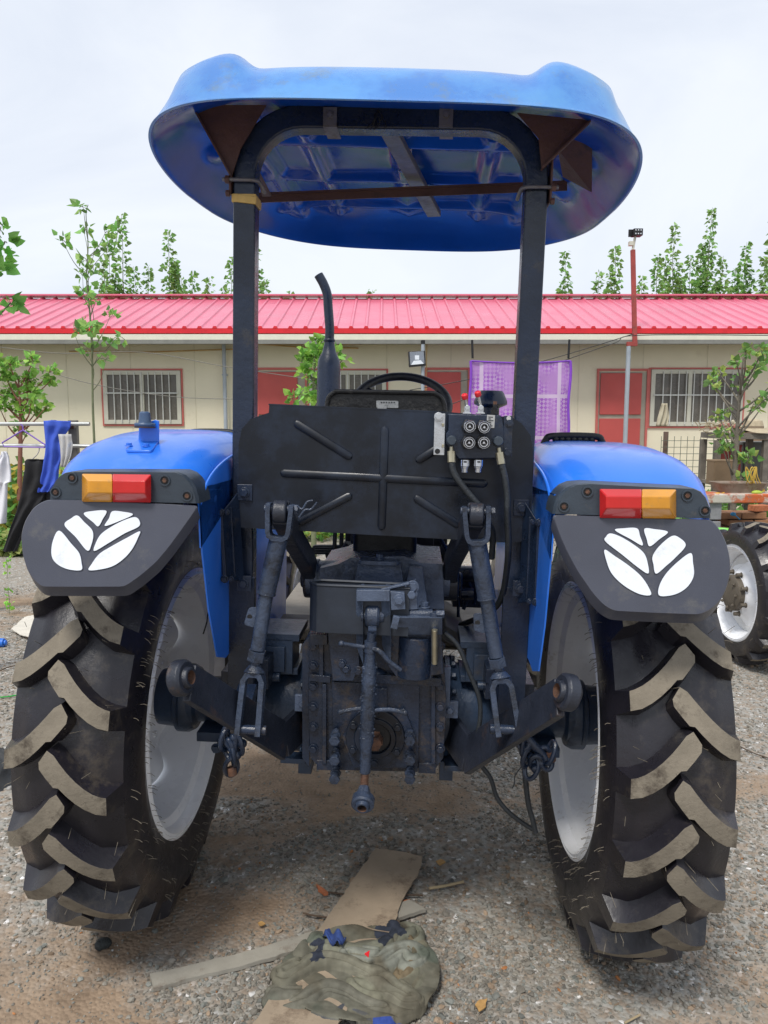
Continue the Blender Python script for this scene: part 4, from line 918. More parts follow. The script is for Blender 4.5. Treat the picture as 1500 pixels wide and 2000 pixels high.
def tintmat(name, rough=.9, spec=.2, bump=0, trans=0):
    m = bpy.data.materials.new(name); m.use_nodes = True; nt = m.node_tree; b = nt.nodes['Principled BSDF']; b.inputs['Roughness'].default_value = rough; b.inputs['Specular IOR Level'].default_value = spec
    a = nt.nodes.new('ShaderNodeVertexColor'); a.layer_name = 'tint'; tc = nt.nodes.new('ShaderNodeTexCoord'); nz = nt.nodes.new('ShaderNodeTexNoise'); nz.inputs['Scale'].default_value = 60 if not trans else 12; nt.links.new(tc.outputs['Object'], nz.inputs['Vector'])
    mr = nt.nodes.new('ShaderNodeMapRange'); mr.inputs[3].default_value = .7; mr.inputs[4].default_value = 1.3; nt.links.new(nz.outputs[0], mr.inputs[0])
    vm = nt.nodes.new('ShaderNodeVectorMath'); vm.operation = 'SCALE'; nt.links.new(a.outputs[0], vm.inputs[0]); nt.links.new(mr.outputs[0], vm.inputs['Scale']); nt.links.new(vm.outputs[0], b.inputs['Base Color'])
    if trans:
        tr_ = nt.nodes.new('ShaderNodeBsdfTranslucent'); nt.links.new(vm.outputs[0], tr_.inputs[0]); ms = nt.nodes.new('ShaderNodeMixShader'); ms.inputs[0].default_value = trans
        nt.links.new(b.outputs[0], ms.inputs[1]); nt.links.new(tr_.outputs[0], ms.inputs[2]); nt.links.new(ms.outputs[0], nt.nodes['Material Output'].inputs[0])
    return m
stonem = tintmat('stone_chips', .9, .2)
def pebbles():
    ph = (1+5**.5)/2
    ico = np.array([(-1, ph, 0), (1, ph, 0), (-1, -ph, 0), (1, -ph, 0), (0, -1, ph), (0, 1, ph), (0, -1, -ph), (0, 1, -ph), (ph, 0, -1), (ph, 0, 1), (-ph, 0, -1), (-ph, 0, 1)])/math.hypot(1, ph)
    tri = np.array([(0,11,5),(0,5,1),(0,1,7),(0,7,10),(0,10,11),(1,5,9),(5,11,4),(11,10,2),(10,7,6),(7,1,8),(3,9,4),(3,4,2),(3,2,6),(3,6,8),(3,8,9),(4,9,5),(2,4,11),(6,2,10),(8,6,7),(9,8,1)])
    n = 230000; r = 1.0+7.2*rng.random(n)**1.35; th = rng.uniform(-.80, .80, n); x = r*np.sin(th); y = r*np.cos(th)
    e = earth(x, y); cl = fbm(x*3.2, y*3.2, 3, 77)
    keep = rng.random(n) < np.clip((1-.80*e)*(.25+1.9*np.clip(cl-.30, 0, 1)*1.6), .22, 1); x, y, e = x[keep], y[keep], e[keep]; n = len(x)
    s = np.clip(rng.lognormal(math.log(.0040), .42, n), .0018, .0135)*(1-.38*e)
    v = ico[None]*(1+rng.uniform(-.32, .32, (n, 12, 1))); v = v*np.stack([rng.uniform(.8, 1.5, n), rng.uniform(.7, 1.1, n), rng.uniform(.45, .85, n)], -1)[:, None]
    a = rng.uniform(0, 6.283, n); ca, sa = np.cos(a)[:, None], np.sin(a)[:, None]; X = v[..., 0]*ca-v[..., 1]*sa; Yv = v[..., 0]*sa+v[..., 1]*ca
    tl = rng.uniform(-.4, .4, (n, 1)); Z = v[..., 2]+X*tl
    z0 = height(x, y)
    co = np.stack([x[:, None]+X*s[:, None], y[:, None]+Yv*s[:, None], z0[:, None]+Z*s[:, None]+s[:, None]*.25], -1).reshape(-1, 3)
    T = (tri[None]+(np.arange(n)*12)[:, None, None]).reshape(-1, 3)
    g = rng.uniform(.68, 1.3, n)[:, None]; base = np.array([.222, .204, .173])[None]*np.ones((n, 1))
    k = rng.random(n); base[k < .12] = (.27, .20, .14); base[(k > .12) & (k < .30)] = (.20, .205, .185); base[k > .985] = (.33, .32, .30); base[(k > .980) & (k < .985)] = (.35, .15, .06)
    c = np.repeat(base*g, 12, 0)
    o = col_mesh('gravel', co, T, c, stonem); tag(o, kind='stuff', label='grey crushed stone gravel strewn over the yard')
pebbles()
# ------------------------------------------------------------------ litter under the tractor
card = pbr('cardboard', (.33, .26, .185), .9, var=.12, vs=9, bump=.15, bs=40, dirt=((.13, .09, .06), .35, 7))
plank = pbr('grey_plank', (.30, .28, .235), .8, var=.15, vs=9, bump=.2, bs=30, dirt=((.15, .11, .08), .25, 8))
brick = pbr('orange_earthenware', (.42, .14, .06), .85, var=.3, vs=30, bump=.3)
def flat(name, px, h, th, mat, label, cat, wav=.0, rag=.003, grp=None):
    pts = [G(x, y, h) for x, y in px]; out = []
    rr = random.Random(len(name)+len(px))
    for i, p in enumerate(pts):
        q = pts[(i+1) % len(pts)]; n = max(2, int((q-p).length/.02))
        for k in range(n): t = k/n; out.append(p.lerp(q, t)+Vector((rr.uniform(-rag, rag), rr.uniform(-rag, rag), 0)))
    c = sum(pts, Vector())/len(pts); mb = MB(); 
    mb.prism(out, (0, 0, -th)); o = mb.build(name, mat, None, angle=30); tag(o, label, cat, grp); return o
flat('plank', [(293, 1902), (470, 1862), (622, 1815), (800, 1757), (832, 1775), (640, 1838), (470, 1886), (300, 1929)], .020, .012, plank, 'long grey wooden plank lying on the gravel under the cardboard', 'plank')
flat('cardboard_strip', [(733, 1657), (780, 1662), (824, 1672), (818, 1705), (783, 1758), (765, 1830), (700, 1930), (650, 2020), (480, 2020), (560, 1905), (625, 1810), (680, 1732)], .030, .005, card, 'brown cardboard strip running from under the rag towards the tractor', 'cardboard')
# rag clothing
def ragcloth():
    bands = [([(628, 1838), (660, 1850), (705, 1856), (750, 1838), (792, 1822)], .048, .050, .010), ([(548, 1912), (600, 1888), (655, 1880), (715, 1890), (765, 1918), (800, 1950)], .040, .040, .030),
             ([(535, 1940), (585, 1950), (640, 1936), (700, 1946), (745, 1965)], .040, .036, .012), ([(790, 1822), (804, 1855), (806, 1905), (795, 1955)], .042, .030, .008), ([(690, 1866), (735, 1872), (780, 1862), (800, 1872)], .046, .030, .040),
             ([(628, 1982), (668, 1968), (705, 1984)], .034, .028, .006), ([(650, 1846), (610, 1872), (565, 1905)], .034, .034, .014), ([(700, 1920), (755, 1935), (790, 1925), (806, 1900)], .046, .034, .012), ([(690, 1975), (740, 1984), (790, 1968), (820, 1940)], .036, .024, .006), ([(770, 1812), (792, 1850), (790, 1895)], .030, .040, .020)]
    BP = [[G(x, y, .03) for x, y in b[0]] for b in bands]; allp = [p for q in BP for p in q]
    x0, x1 = min(p.x for p in allp)-.07, max(p.x for p in allp)+.07; y0, y1 = min(p.y for p in allp)-.07, max(p.y for p in allp)+.07
    nx = 300; ny = int(nx*(y1-y0)/(x1-x0)); X, Y = np.meshgrid(np.linspace(x0, x1, nx), np.linspace(y0, y1, ny))
    wx = (fbm(X*6, Y*6, 3, 61, .4)-.5)*.06; wy = (fbm(X*6+5, Y*6, 3, 67, .4)-.5)*.06; XX, YY = X+wx, Y+wy; H = np.full(X.shape, -.02); ID = np.zeros(X.shape, int)
    for i, (b, P) in enumerate(zip(bands, BP)):
        q = cr(P, 8); best = np.full(X.shape, 9.); sg = np.zeros(X.shape); al = np.zeros(X.shape); acc = 0
        for u, v in zip(q[:-1], q[1:]):
            dx, dy = v.x-u.x, v.y-u.y; l2 = dx*dx+dy*dy+1e-12; t = np.clip(((XX-u.x)*dx+(YY-u.y)*dy)/l2, 0, 1); ex, ey = XX-u.x-t*dx, YY-u.y-t*dy; d = np.hypot(ex, ey); m = d < best; l_ = math.sqrt(l2)
            best = np.where(m, d, best); sg = np.where(m, np.sign(ex*dy-ey*dx)*d, sg); al = np.where(m, acc+t*l_, al); acc += l_
        w = b[1]*(1+.5*(fbm(al*9+i*5, al*0+i, 3, 90+i)-.5)); r = np.clip(best/w, 0, 1); n1 = fbm(al*7+i*3, sg*12, 2, 40+i)
        wr = np.abs(np.sin(sg*110/(1+8*b[1])+n1*5+al*6+i)); wr2 = np.abs(np.sin(sg*34+al*16+n1*7+i))
        h = b[3]*.8+.78*b[2]*np.sqrt(1-r**2.6)*(.75+.3*n1)-.010*(1-wr)**2-.012*(1-wr2)**3
        h = np.where(best < w, h, -.02); m = h > H; ID = np.where(m, i, ID); H = np.maximum(H, h)
    cxm, cym = (x0+x1)/2+.03, (y0+y1)/2-.01; rb = np.hypot((XX-cxm)/((x1-x0)*.43), (YY-cym)/((y1-y0)*.40)); hb = .020+.016*np.abs(np.sin(X*22+Y*30+wx*120))*fbm(X*5, Y*5, 2, 8); m = (rb < 1) & (hb > H); ID = np.where(m, 6, ID); H = np.where(m, hb, H)
    gzb = gzn(X, Y)+.018; Z = gzb+H+.006; mask = H > -.019
    f1 = fbm(X*9, Y*9, 3, 5, .45); f2 = fbm(X*10+4, Y*10, 4, 15); f3 = fbm(X*35, Y*35, 3, 25); base = np.array([(.27, .255, .20), (.25, .225, .175), (.21, .19, .155), (.26, .225, .165), (.30, .29, .25), (.13, .13, .15), (.22, .20, .16), (.27, .25, .19), (.24, .21, .16), (.23, .17, .11)])[ID]
    k_ = np.clip((f1-.55)/.12, 0, 1)[..., None]; base = base*(1-k_)+np.array((.17, .145, .11))*k_; k_ = np.clip((.42-f1)/.12, 0, 1)[..., None]; base = base*(1-k_)+np.array((.15, .16, .13))*k_; base = np.where((f2 > .66)[..., None], np.array((.055, .06, .085)), base); base = base*np.array((.92, .98, .96))*(.50+.48*f3)[..., None]*(.75+.5*fbm(X*5, Y*5, 3, 71))[..., None]
    edge = (np.abs(Y-(y0+.045)) < .018) & (X > x1-.20); base = np.where(edge[..., None], np.array((.04, .07, .26)), base)
    idx = -np.ones(X.shape, int); idx[mask] = np.arange(mask.sum()); vs = np.stack([X[mask], Y[mask], Z[mask]], -1); cols = base[mask]
    c4 = np.stack([idx[:-1, :-1], idx[:-1, 1:], idx[1:, 1:], idx[1:, :-1]], -1).reshape(-1, 4); fs = c4[(c4 >= 0).all(1)]
    o = col_mesh('rag', vs, fs, cols, tintmat('stained_cloth', .95, .1), nf=4)
    o.data.polygons.foreach_set('use_smooth', [True]*len(o.data.polygons)); x = o.modifiers.new('s', 'SOLIDIFY'); x.thickness = .003
    mb = MB(); a_ = [G(630, 1830, .05), G(644, 1816, .06), G(676, 1826, .075), G(664, 1848, .07)]; P_ = []
    for j in range(9):
        for i in range(11):
            u_, v_ = i/10, j/8; p = a_[0].lerp(a_[1], v_).lerp(a_[3].lerp(a_[2], v_), u_); p.z += .012*math.sin(u_*9+v_*3)+.01*noise.noise(Vector((u_*4, v_*4, 2))); P_.append(p)
    mb.grid(P_, 11, 9); mb.build('lining', pbr('royal_blue_cloth', (.03, .06, .20), .9, var=.3, vs=20), o, solid=.003, angle=120)
    mb = MB(); mb.prism([G(712, 1862, .10), G(722, 1856, .10), G(720, 1868, .10)], (0, 0, -.004)); mb.build('red_tag', redknob, o)
    tag(o, 'crumpled stained camouflage rag lying on the cardboard', 'rag')
ragcloth()
def stick(px, h, r, mat, label, name='stick', cat='stick'):
    mb = MB(); pts = [G(x, y, h) for x, y in px]; mb.tube(cr(pts, 4), r, 7); o = mb.build(name, mat, None); tag(o, label, cat)
twig = pbr('brown_twig', (.09, .06, .04), .9, var=.3, bump=.3); straw = pbr('pale_straw', (.38, .30, .18), .8, var=.2); gwire = pbr('green_cord', (.03, .35, .06), .6)
stick([(640, 1742), (660, 1745), (682, 1748)], .012, .003, twig, 'dark twig sticking out left of the cardboard strip, nearer the tractor')
stick([(592, 1783), (612, 1788), (640, 1792)], .012, .003, twig, 'dark twig touching the left edge of the cardboard, above the plank')
stick([(790, 1748), (810, 1748), (826, 1749)], .012, .003, twig, 'short dark twig right of the cardboard strip')
stick([(838, 1735), (870, 1730), (905, 1722)], .012, .005, straw, 'pale broken stick lying right of the cardboard strip')
stick([(776, 1798), (786, 1808), (794, 1820)], .03, .003, twig, 'thin black twig between plank end and rag')
stick([(1430, 1450), (1470, 1470), (1500, 1480)], .012, .003, twig, 'curved brown twig on the gravel at the right edge')
stick([(1220+0, 1998), (1235, 1990), (1250, 1982)], .01, .003, straw, 'thin straw in front of the right tyre')
stick([(0, 1362), (20, 1360), (44, 1355)], .012, .004, gwire, 'bright green cord end beside the left tyre', 'cord', 'cord')
stick([(0, 1310), (20, 1302), (60, 1295)], .012, .004, twig, 'grey branch above the green cord beside the left tyre')
leafm = pbr('dry_leaf', (.45, .26, .09), .8, var=.3, vs=40); wh = pbr('white_scrap', (.62, .58, .50), .85, var=.1, vs=10, bump=.2)
flat('leaf', [(928, 1962), (938, 1952), (952, 1950), (948, 1966), (936, 1974)], .012, .003, leafm, 'orange dry leaf on the gravel in front of the rag', 'leaf', rag=.002)
flat('leaf', [(504, 1803), (512, 1798), (518, 1804), (510, 1808)], .012, .003, leafm, 'small yellow leaf left of the cardboard strip', 'leaf', rag=.002)
flat('leaf', [(852, 1682), (862, 1677), (870, 1683), (860, 1690)], .012, .003, leafm, 'tan leaf just right of the far end of the cardboard strip', 'leaf', rag=.002)
flat('brick_shard', [(618, 1726), (628, 1732), (642, 1742), (632, 1743), (622, 1736)], .018, .012, brick, 'orange brick shard left of the cardboard strip', 'brick shard', rag=.002)
flat('brick_shard', [(785, 1758), (800, 1755), (800, 1762), (788, 1764)], .018, .012, brick, 'orange brick shard at the right end of the plank', 'brick shard', rag=.002)
flat('paper_scrap', [(22, 1228), (48, 1205), (68, 1200), (66, 1245), (42, 1240)], .03, .006, wh, 'cream paper scrap on the ground behind the left tyre', 'paper', rag=.006)
mb = MB(); mb.sphere(G(203, 1842, .012), .024, 14, (1, .8, .65)); mb.sphere(G(195, 1846, .01), .016, 10); o = mb.build('stone', pbr('dark_stone', (.03, .035, .035), .8, var=.4, vs=30, bump=.8, bs=60), None); tag(o, 'dark round stone on the gravel in front of the left tyre', 'stone')
mb = MB(); p = G(0, 1255, .03); mb.cyl(p+Vector((-.12, 0, 0)), p+Vector((.03, 0, 0)), .03, n=20); mb.cyl(p+Vector((.03, 0, 0)), p+Vector((.045, 0, 0)), .018, n=14); o = mb.build('bottle', pbr('blue_plastic', (.03, .16, .6), .3), None, bevel=.004); tag(o, 'blue plastic bottle on the ground at the left edge', 'bottle')
# heap of dark cloth at the left edge
def heap(name, px, py, rad, hgt, col, label, cat, seed, stretch=(1, 1)):
    c = G(px, py, 0); n = 60; m = 26; vs = []; 
    for j in range(m):
        r = 1-j/(m-1)
        for i in range(n):
            t = 2*math.pi*i/n; k = rad*(1+.25*noise.noise(Vector((math.cos(t)*2, math.sin(t)*2, seed)))); x = c.x+k*r*math.cos(t)*stretch[0]; y = c.y+k*r*math.sin(t)*stretch[1]
            f = (1-abs(noise.noise(Vector((x*9, y*12, seed)))*2))**2
            vs.append((x, y, c.z-.01+hgt*(1-r**2.5)*(.55+.6*f)))
    fs = [(j*n+i, j*n+(i+1) % n, (j+1)*n+(i+1) % n, (j+1)*n+i) for j in range(m-1) for i in range(n)]
    mb = MB(); mb.add(vs, fs); o = mb.build(name, col, None, angle=180); tag(o, label, cat)
heap('jacket', -20, 1510, .20, .10, pbr('black_cloth', (.02, .022, .024), .6, var=.3, bump=.3), 'crumpled dark jacket on the ground left of the left tyre', 'jacket', 4)
# ------------------------------------------------------------------ row house
YB = 14.0
wallm = pbr('cream_panel', (.74, .675, .51), .75, var=.05, vs=1.2, bump=.03, dirt=((.62, .55, .40), .14, 1.5))
roofm = pbr('sky_sheen_red_roof', (.63, .155, .23), .32, var=.06, vs=1, dirt=((.58, .12, .16), .12, 2)); redm = pbr('red_trim', (.58, .012, .02), .35, var=.1)  # roof red paled to pink: sky glare put into the base colour
creamt = pbr('cream_sheet', (.72, .70, .58), .5, var=.05); gut = pbr('grey_gutter', (.20, .20, .18), .6, var=.15); pinkf = pbr('red_frame_paint', (.52, .13, .11), .6, var=.1)
doorm = pbr('red_door', (.50, .085, .075), .6, var=.08, vs=2); framew = pbr('pale_frame', (.55, .53, .44), .55, var=.05); glass = pbr('curtained_pane', (.13, .115, .095), .25, var=.3, vs=2, dirt=((.24, .2, .16), .2, 3)); cream_door = pbr('door_frame_beige', (.36, .33, .26), .6)
pipem = pbr('grey_pipe', (.34, .38, .42), .4, var=.08)
hs = empty('row_house', (0, YB, 0), 'long single storey cream row house with a pink-red ribbed roof behind the yard', 'house')
hs_inv = Vector((0, -YB, 0))
def HB(mb, name, mats, **k):
    mb.v = [(x, y-YB, z) for x, y, z in mb.v]; par = k.pop('par', hs); return mb.build(name, mats, par, **k)
xa, xb = -15.5, 16.0
ze = W(750, 650, YB).z; 
mb = MB(); mb.box(((xa+xb)/2, YB+2.6, (ze+.1)/2), (xb-xa, 5.2, ze+.1)); 
HB(mb, 'wall', wallm)
mb = MB(); rr = random.Random(2)
for k in range(28): x = xa+.6+k*1.15; mb.box((x, YB-.003, ze/2), (.012, .004, ze))
HB(mb, 'panel_joint', pbr('joint', (.64, .585, .44), .8))
# roof
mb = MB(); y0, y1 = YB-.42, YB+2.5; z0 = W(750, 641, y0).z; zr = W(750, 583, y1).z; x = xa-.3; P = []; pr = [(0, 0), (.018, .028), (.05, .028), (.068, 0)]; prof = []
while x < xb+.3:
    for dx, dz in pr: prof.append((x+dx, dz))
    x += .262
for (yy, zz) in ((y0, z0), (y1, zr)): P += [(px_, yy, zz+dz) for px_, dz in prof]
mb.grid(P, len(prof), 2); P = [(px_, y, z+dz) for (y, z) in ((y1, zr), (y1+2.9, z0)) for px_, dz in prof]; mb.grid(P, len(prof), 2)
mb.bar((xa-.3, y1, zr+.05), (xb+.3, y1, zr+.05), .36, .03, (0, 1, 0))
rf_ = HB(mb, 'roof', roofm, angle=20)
mb = MB(); mb.box(((xa+xb)/2, y0-.005, z0-.045), (xb-xa+.6, .02, .085)); x = xa-.3
while x < xb+.3: mb.prism([Vector((x-.01, y0-.02, z0-.005)), Vector((x+.078, y0-.02, z0-.005)), Vector((x+.058, y0-.02, z0+.035)), Vector((x+.010, y0-.02, z0+.035))], (0, .03, 0)); x += .262
HB(mb, 'eave_trim', redm, par=hs)
mb = MB(); P = []; prof = []; x = xa-.3
while x < xb+.3:
    for dx, dz in ((0, 0), (.05, .022), (.10, .022), (.15, 0)): prof.append((x+dx, dz))
    x += .30
for (yy, zz) in ((y0-.22, W(750, 663, y0-.22).z), (YB-.2, z0-.1)): P += [(px_, yy, zz+dz) for px_, dz in prof]
mb.grid(P, len(prof), 2); za_, zb2 = W(750, 663.5, y0-.23).z, W(750, 653, y0-.23).z; mb.box(((xa+xb)/2, y0-.235, (za_+zb2)/2), (xb-xa+.6, .02, zb2-za_)); HB(mb, 'awning', creamt, angle=20, solid=.004)
mb = MB(); zg = W(750, 667, y0-.2).z; mb.box(((xa+xb)/2, y0-.2, zg-.01), (xb-xa+.6, .09, .07)); mb.box(((xa+xb)/2, YB-.2, zg+.03), (xb-xa+.6, .35, .02)); HB(mb, 'gutter', gut, bevel=.004)
def window(x0, x1, y0_, y1_, mull, bars, rail=.42):
    a, b = W(x0, y0_, YB), W(x1, y1_, YB); w = b.x-a.x; h = a.z-b.z; cx, cz = (a.x+b.x)/2, (a.z+b.z)/2
    mb = MB(); t = .045
    def fr(cx, cz, w, h, t, y, d):
        mb.box((cx, y, cz+h/2-t/2), (w, d, t)); mb.box((cx, y, cz-h/2+t/2), (w, d, t)); mb.box((cx-w/2+t/2, y, cz), (t, d, h-2*t)); mb.box((cx+w/2-t/2, y, cz), (t, d, h-2*t))
    mb.mi = 1; fr(cx, cz, w, h, .03, YB-.012, .03); mb.mi = 0
    w2, h2 = w-.07, h-.07; fr(cx, cz, w2, h2, .075, YB-.02, .05)
    for m in mull: mb.box((cx-w2/2+w2*m, YB-.022, cz), (.07, .05, h2-.15))
    win = HB(mb, 'window', [framew, pinkf], bevel=.004)
    mb = MB(); mb.box((cx, YB-.006, cz), (w2-.14, .01, h2-.14)); HB(mb, 'pane', glass, par=win)
    mb = MB(); n = bars
    for i in range(1, n): mb.cyl((cx-w2/2+.075+(w2-.15)*i/n, YB-.06, cz-h2/2+.03), (cx-w2/2+.075+(w2-.15)*i/n, YB-.06, cz+h2/2-.03), .009, n=8)
    mb.box((cx, YB-.062, cz+h2*(.5-rail)), (w2-.1, .012, .02)); HB(mb, 'security_bars', pbr('bar_white', (.62, .62, .58), .5) if 'bar_white' not in MATS else MATS['bar_white'], par=win)
window(197, 360, 720, 832, (.5,), 10); window(600, 758, 720, 832, (.5,), 10); window(1268, 1450, 718, 836, (.42,), 11, .45)
def door(x0, x1, y0_, leaf0, leaf1, y1_=850):
    a = W(x0, y0_, YB); b = W(x1, y0_, YB); w = b.x-a.x; cx = (a.x+b.x)/2; h = a.z
    mb = MB(); mb.box((a.x+.02, YB-.015, h/2), (.04, .04, h)); mb.box((b.x-.02, YB-.015, h/2), (.04, .04, h)); mb.box((cx, YB-.015, h-.02), (w-.08, .04, .04))
    mb.mi = 1; mb.box((cx, YB-.004, h/2-.03), (w-.08, .012, h-.06))
    d = HB(mb, 'door', [pinkf, cream_door], bevel=.003)
    l0, l1 = W(leaf0, y0_, YB).x, W(leaf1, y0_, YB).x; mb = MB(); zc_ = W(0, 812, YB).z
    mb.box(((l0+l1)/2, YB-.022, (h-.1+zc_)/2+.02), (l1-l0, .03, h-.1-zc_-.0)); mb.box(((l0+l1)/2, YB-.022, zc_/2-.02), (l1-l0, .03, zc_-.06)); HB(mb, 'door_leaf', doorm, par=d, bevel=.01)
door(1166, 1268, 720, 1173, 1254); door(500, 600, 718, 503, 581); door(830, 918, 718, 834, 900)
for (px, py0, lab) in ((437, 672, ''),):
    mb = MB(); a = W(px, py0, YB-.12); mb.cyl((a.x, YB-.12, 0), (a.x, YB-.12, a.z), .035, n=16); mb.cyl((a.x, YB-.12, a.z-.0), (a.x, YB-.12, a.z+.05), .045, n=16)
    for zz in (1.0, 2.4): mb.box((a.x, YB-.08, zz), (.09, .1, .03))
    HB(mb, 'downpipe', pipem)
mb = MB(); rr = random.Random(5)
for (a, b) in (((135, 686), (455, 682)), ((500, 672), (820, 668)), ((455, 668), (700, 680))): 
    p, q = W(*a, YB-.06), W(*b, YB-.06); mb.tube([p, (p+q)/2-Vector((0, 0, .03)), q], .012, 6)
mb.cyl(W(834, 662, YB-.3), W(832, 770, YB-.3), .008, n=6)
HB(mb, 'bamboo_pole', pbr('bamboo', (.45, .27, .09), .6, var=.2))
# posters of faint writing on the wall are left as stains
# camera pole
mb = MB(); yq = YB-.80; a, b = W(1240, 676, yq), W(1236, 488, yq); mb.bar(a, b, .07, .06, (1, 0, 0)); mb.bar(W(1224, 672, yq), W(1244, 672, yq), .07, .07, (0, 1, 0)); mb.mi = 1; mb.cyl(W(1228, 676, yq), Vector((W(1228, 676, yq).x, yq, 0)), .038, n=16); mb.mi = 0
o = empty('camera_pole', (a.x, yq, 0), 'red pole with a black security camera on top, rising above the roof', 'camera pole')
def TB(mb, name, mats, par, **k):
    l = par.location; mb.v = [(x-l.x, y-l.y, z-l.z) for x, y, z in mb.v]; return mb.build(name, mats, par, **k)
TB(mb, 'pole', [pbr('oxide_red', (.33, .055, .045), .6, var=.2, dirt=((.15, .05, .04), .2, 5)), pipem], o, bevel=.004)
mb = MB(); mb.cyl(b, W(1240, 465, yq), .022, n=12); mb.box(W(1232, 476, yq), (.07, .08, .07)); mb.bar(W(1236, 486, yq), W(1241, 462, yq), .03, .03); c = TB(mb, 'mount', framew, o, bevel=.004)
mb = MB(); h0 = W(1244, 455, yq); mb.box(h0, (.15, .16, .11)); mb.bar(h0+Vector((-.075, .02, -.06)), h0+Vector((-.075, .02, .06)), .02, .12); mb.mi = 1
for dx in (-.042, 0, .042):
    for dz in (-.028, .028): mb.cyl(h0+Vector((dx, -.079, dz)), h0+Vector((dx, -.085, dz)), .013, n=12)
TB(mb, 'camera_head', [darkv, steel], o, bevel=.01)
# floodlight on a pipe
yq = YB-1.0; p = W(826, 672, yq); o = empty('floodlight', (p.x, yq, 0), 'black square floodlight mounted on a grey pole in front of the house', 'floodlight')
mb = MB(); mb.cyl((p.x, yq, 0), (p.x, yq, p.z), .03, n=14); mb.mi = 1; mb.cyl((p.x, yq, p.z), (p.x, yq, p.z+.06), .036, n=14); TB(mb, 'pole', [pipem, darkv], o)
mb = MB(); q = [W(797, 687, yq-.08), W(830, 685, yq-.08), W(832, 714, yq-.08), W(799, 717, yq-.08)]; mb.prism(q, (0, .07, 0)); c = sum(q, Vector())/4
qi = [c+(v-c)*.84+Vector((0, -.002, .012)) for v in q]; mb.mi = 1; mb.prism(qi, (0, -.004, 0)); mb.mi = 2; bl_ = [qi[3], qi[2], qi[2].lerp(qi[1], .38), qi[3].lerp(qi[0], .38)]; mb.prism([v+Vector((0, -.004, 0)) for v in (qi[3].lerp(qi[2], .05), qi[3].lerp(qi[2], .95), qi[2].lerp(qi[1], .3).lerp(qi[3].lerp(qi[0], .3), .25), qi[2].lerp(qi[1], .3).lerp(qi[3].lerp(qi[0], .3), .75))], (0, -.004, 0)); mb.box(c+Vector((0, -.006, .02)), (.07, .006, .07))
mb.mi = 0; mb.bar(W(800, 716, yq-.02), W(800, 700, yq-.02), .02, .03); TB(mb, 'lamp_head', [darkv, pbr('grey_reflector', (.25, .27, .3), .25, metal=.6), whiteplate], o, bevel=.003)
# purple blanket on a line
yq = YB-1.6; o = empty('blanket', (W(1015, 800, yq).x, yq, 0), 'purple and white lace blanket hanging on a line before the house', 'blanket')
nx, nz_ = 60, 40; P = []; a, b, c_, d_ = W(919, 705, yq), W(1114, 705, yq), W(917, 875, yq), W(1108, 875, yq)
for j in range(nz_):
    for i in range(nx):
        u_, v_ = i/(nx-1), j/(nz_-1); p = a.lerp(b, u_).lerp(c_.lerp(d_, u_), v_); p.z -= .03*math.sin(u_*math.pi)*(1-v_)+.01*math.sin(u_*40); p.y += .03*math.sin(u_*26+v_)*(.3+v_)+.02*noise.noise(Vector((u_*5, v_*5, 0)))
        if u_ > .9: p.x += .03*noise.noise(Vector((v_*6, 0, 4)))
        P.append(p)
mb = MB(); mb.grid(P, nx, nz_)
m = bpy.data.materials.new('lace_cloth'); m.use_nodes = True; nt = m.node_tree; N = nt.nodes; K = nt.links; bs = N['Principled BSDF']; bs.inputs['Roughness'].default_value = .9
tc = N.new('ShaderNodeTexCoord'); mp = N.new('ShaderNodeMapping'); mp.inputs['Rotation'].default_value = (0, R(45), 0); K.new(tc.outputs['Object'], mp.inputs[0]); ck = N.new('ShaderNodeTexChecker'); ck.inputs['Scale'].default_value = 22; K.new(mp.outputs[0], ck.inputs[0]); ck.inputs[1].default_value = (.40, .13, .62, 1); ck.inputs[2].default_value = (.62, .42, .74, 1)
nz = N.new('ShaderNodeTexNoise'); nz.inputs['Scale'].default_value = 2.5; nz.inputs['Detail'].default_value = 6; K.new(tc.outputs['Object'], nz.inputs[0]); mr = N.new('ShaderNodeMapRange'); mr.inputs[1].default_value = .4; mr.inputs[2].default_value = .6; K.new(nz.outputs[0], mr.inputs[0]); mx = N.new('ShaderNodeMix'); mx.data_type = 'RGBA'; K.new(mr.outputs[0], mx.inputs[0]); K.new(ck.outputs[0], mx.inputs[6]); mx.inputs[7].default_value = (.52, .28, .66, 1)
bk = N.new('ShaderNodeTexBrick'); mp2 = N.new('ShaderNodeMapping'); mp2.inputs['Rotation'].default_value = (R(90), 0, 0); K.new(tc.outputs['Object'], mp2.inputs[0]); K.new(mp2.outputs[0], bk.inputs[0]); bk.inputs['Scale'].default_value = 1; bk.inputs['Mortar Size'].default_value = .03; bk.offset = 0; bk.inputs['Brick Width'].default_value = .62; bk.inputs['Row Height'].default_value = .66; bk.inputs[1].default_value = bk.inputs[2].default_value = (0, 0, 0, 1); bk.inputs[3].default_value = (1, 1, 1, 1)
mx3 = N.new('ShaderNodeMix'); mx3.data_type = 'RGBA'; K.new(bk.outputs[0], mx3.inputs[0]); K.new(mx.outputs[2], mx3.inputs[6]); mx3.inputs[7].default_value = (.70, .55, .78, 1); K.new(mx3.outputs[2], bs.inputs['Base Color'])
trn = N.new('ShaderNodeBsdfTranslucent'); K.new(mx3.outputs[2], trn.inputs[0]); ms = N.new('ShaderNodeMixShader'); ms.inputs[0].default_value = .35; K.new(bs.outputs[0], ms.inputs[1]); K.new(trn.outputs[0], ms.inputs[2]); K.new(ms.outputs[0], N['Material Output'].inputs[0])
cl = TB(mb, 'cloth', m, o, angle=180)
mb = MB()
for (p, q) in ((a, c_), (b, d_)): mb.tube([p.lerp(q, t/10)+Vector((.012*math.sin(t), -.01, 0)) for t in range(11)], .022, 6)
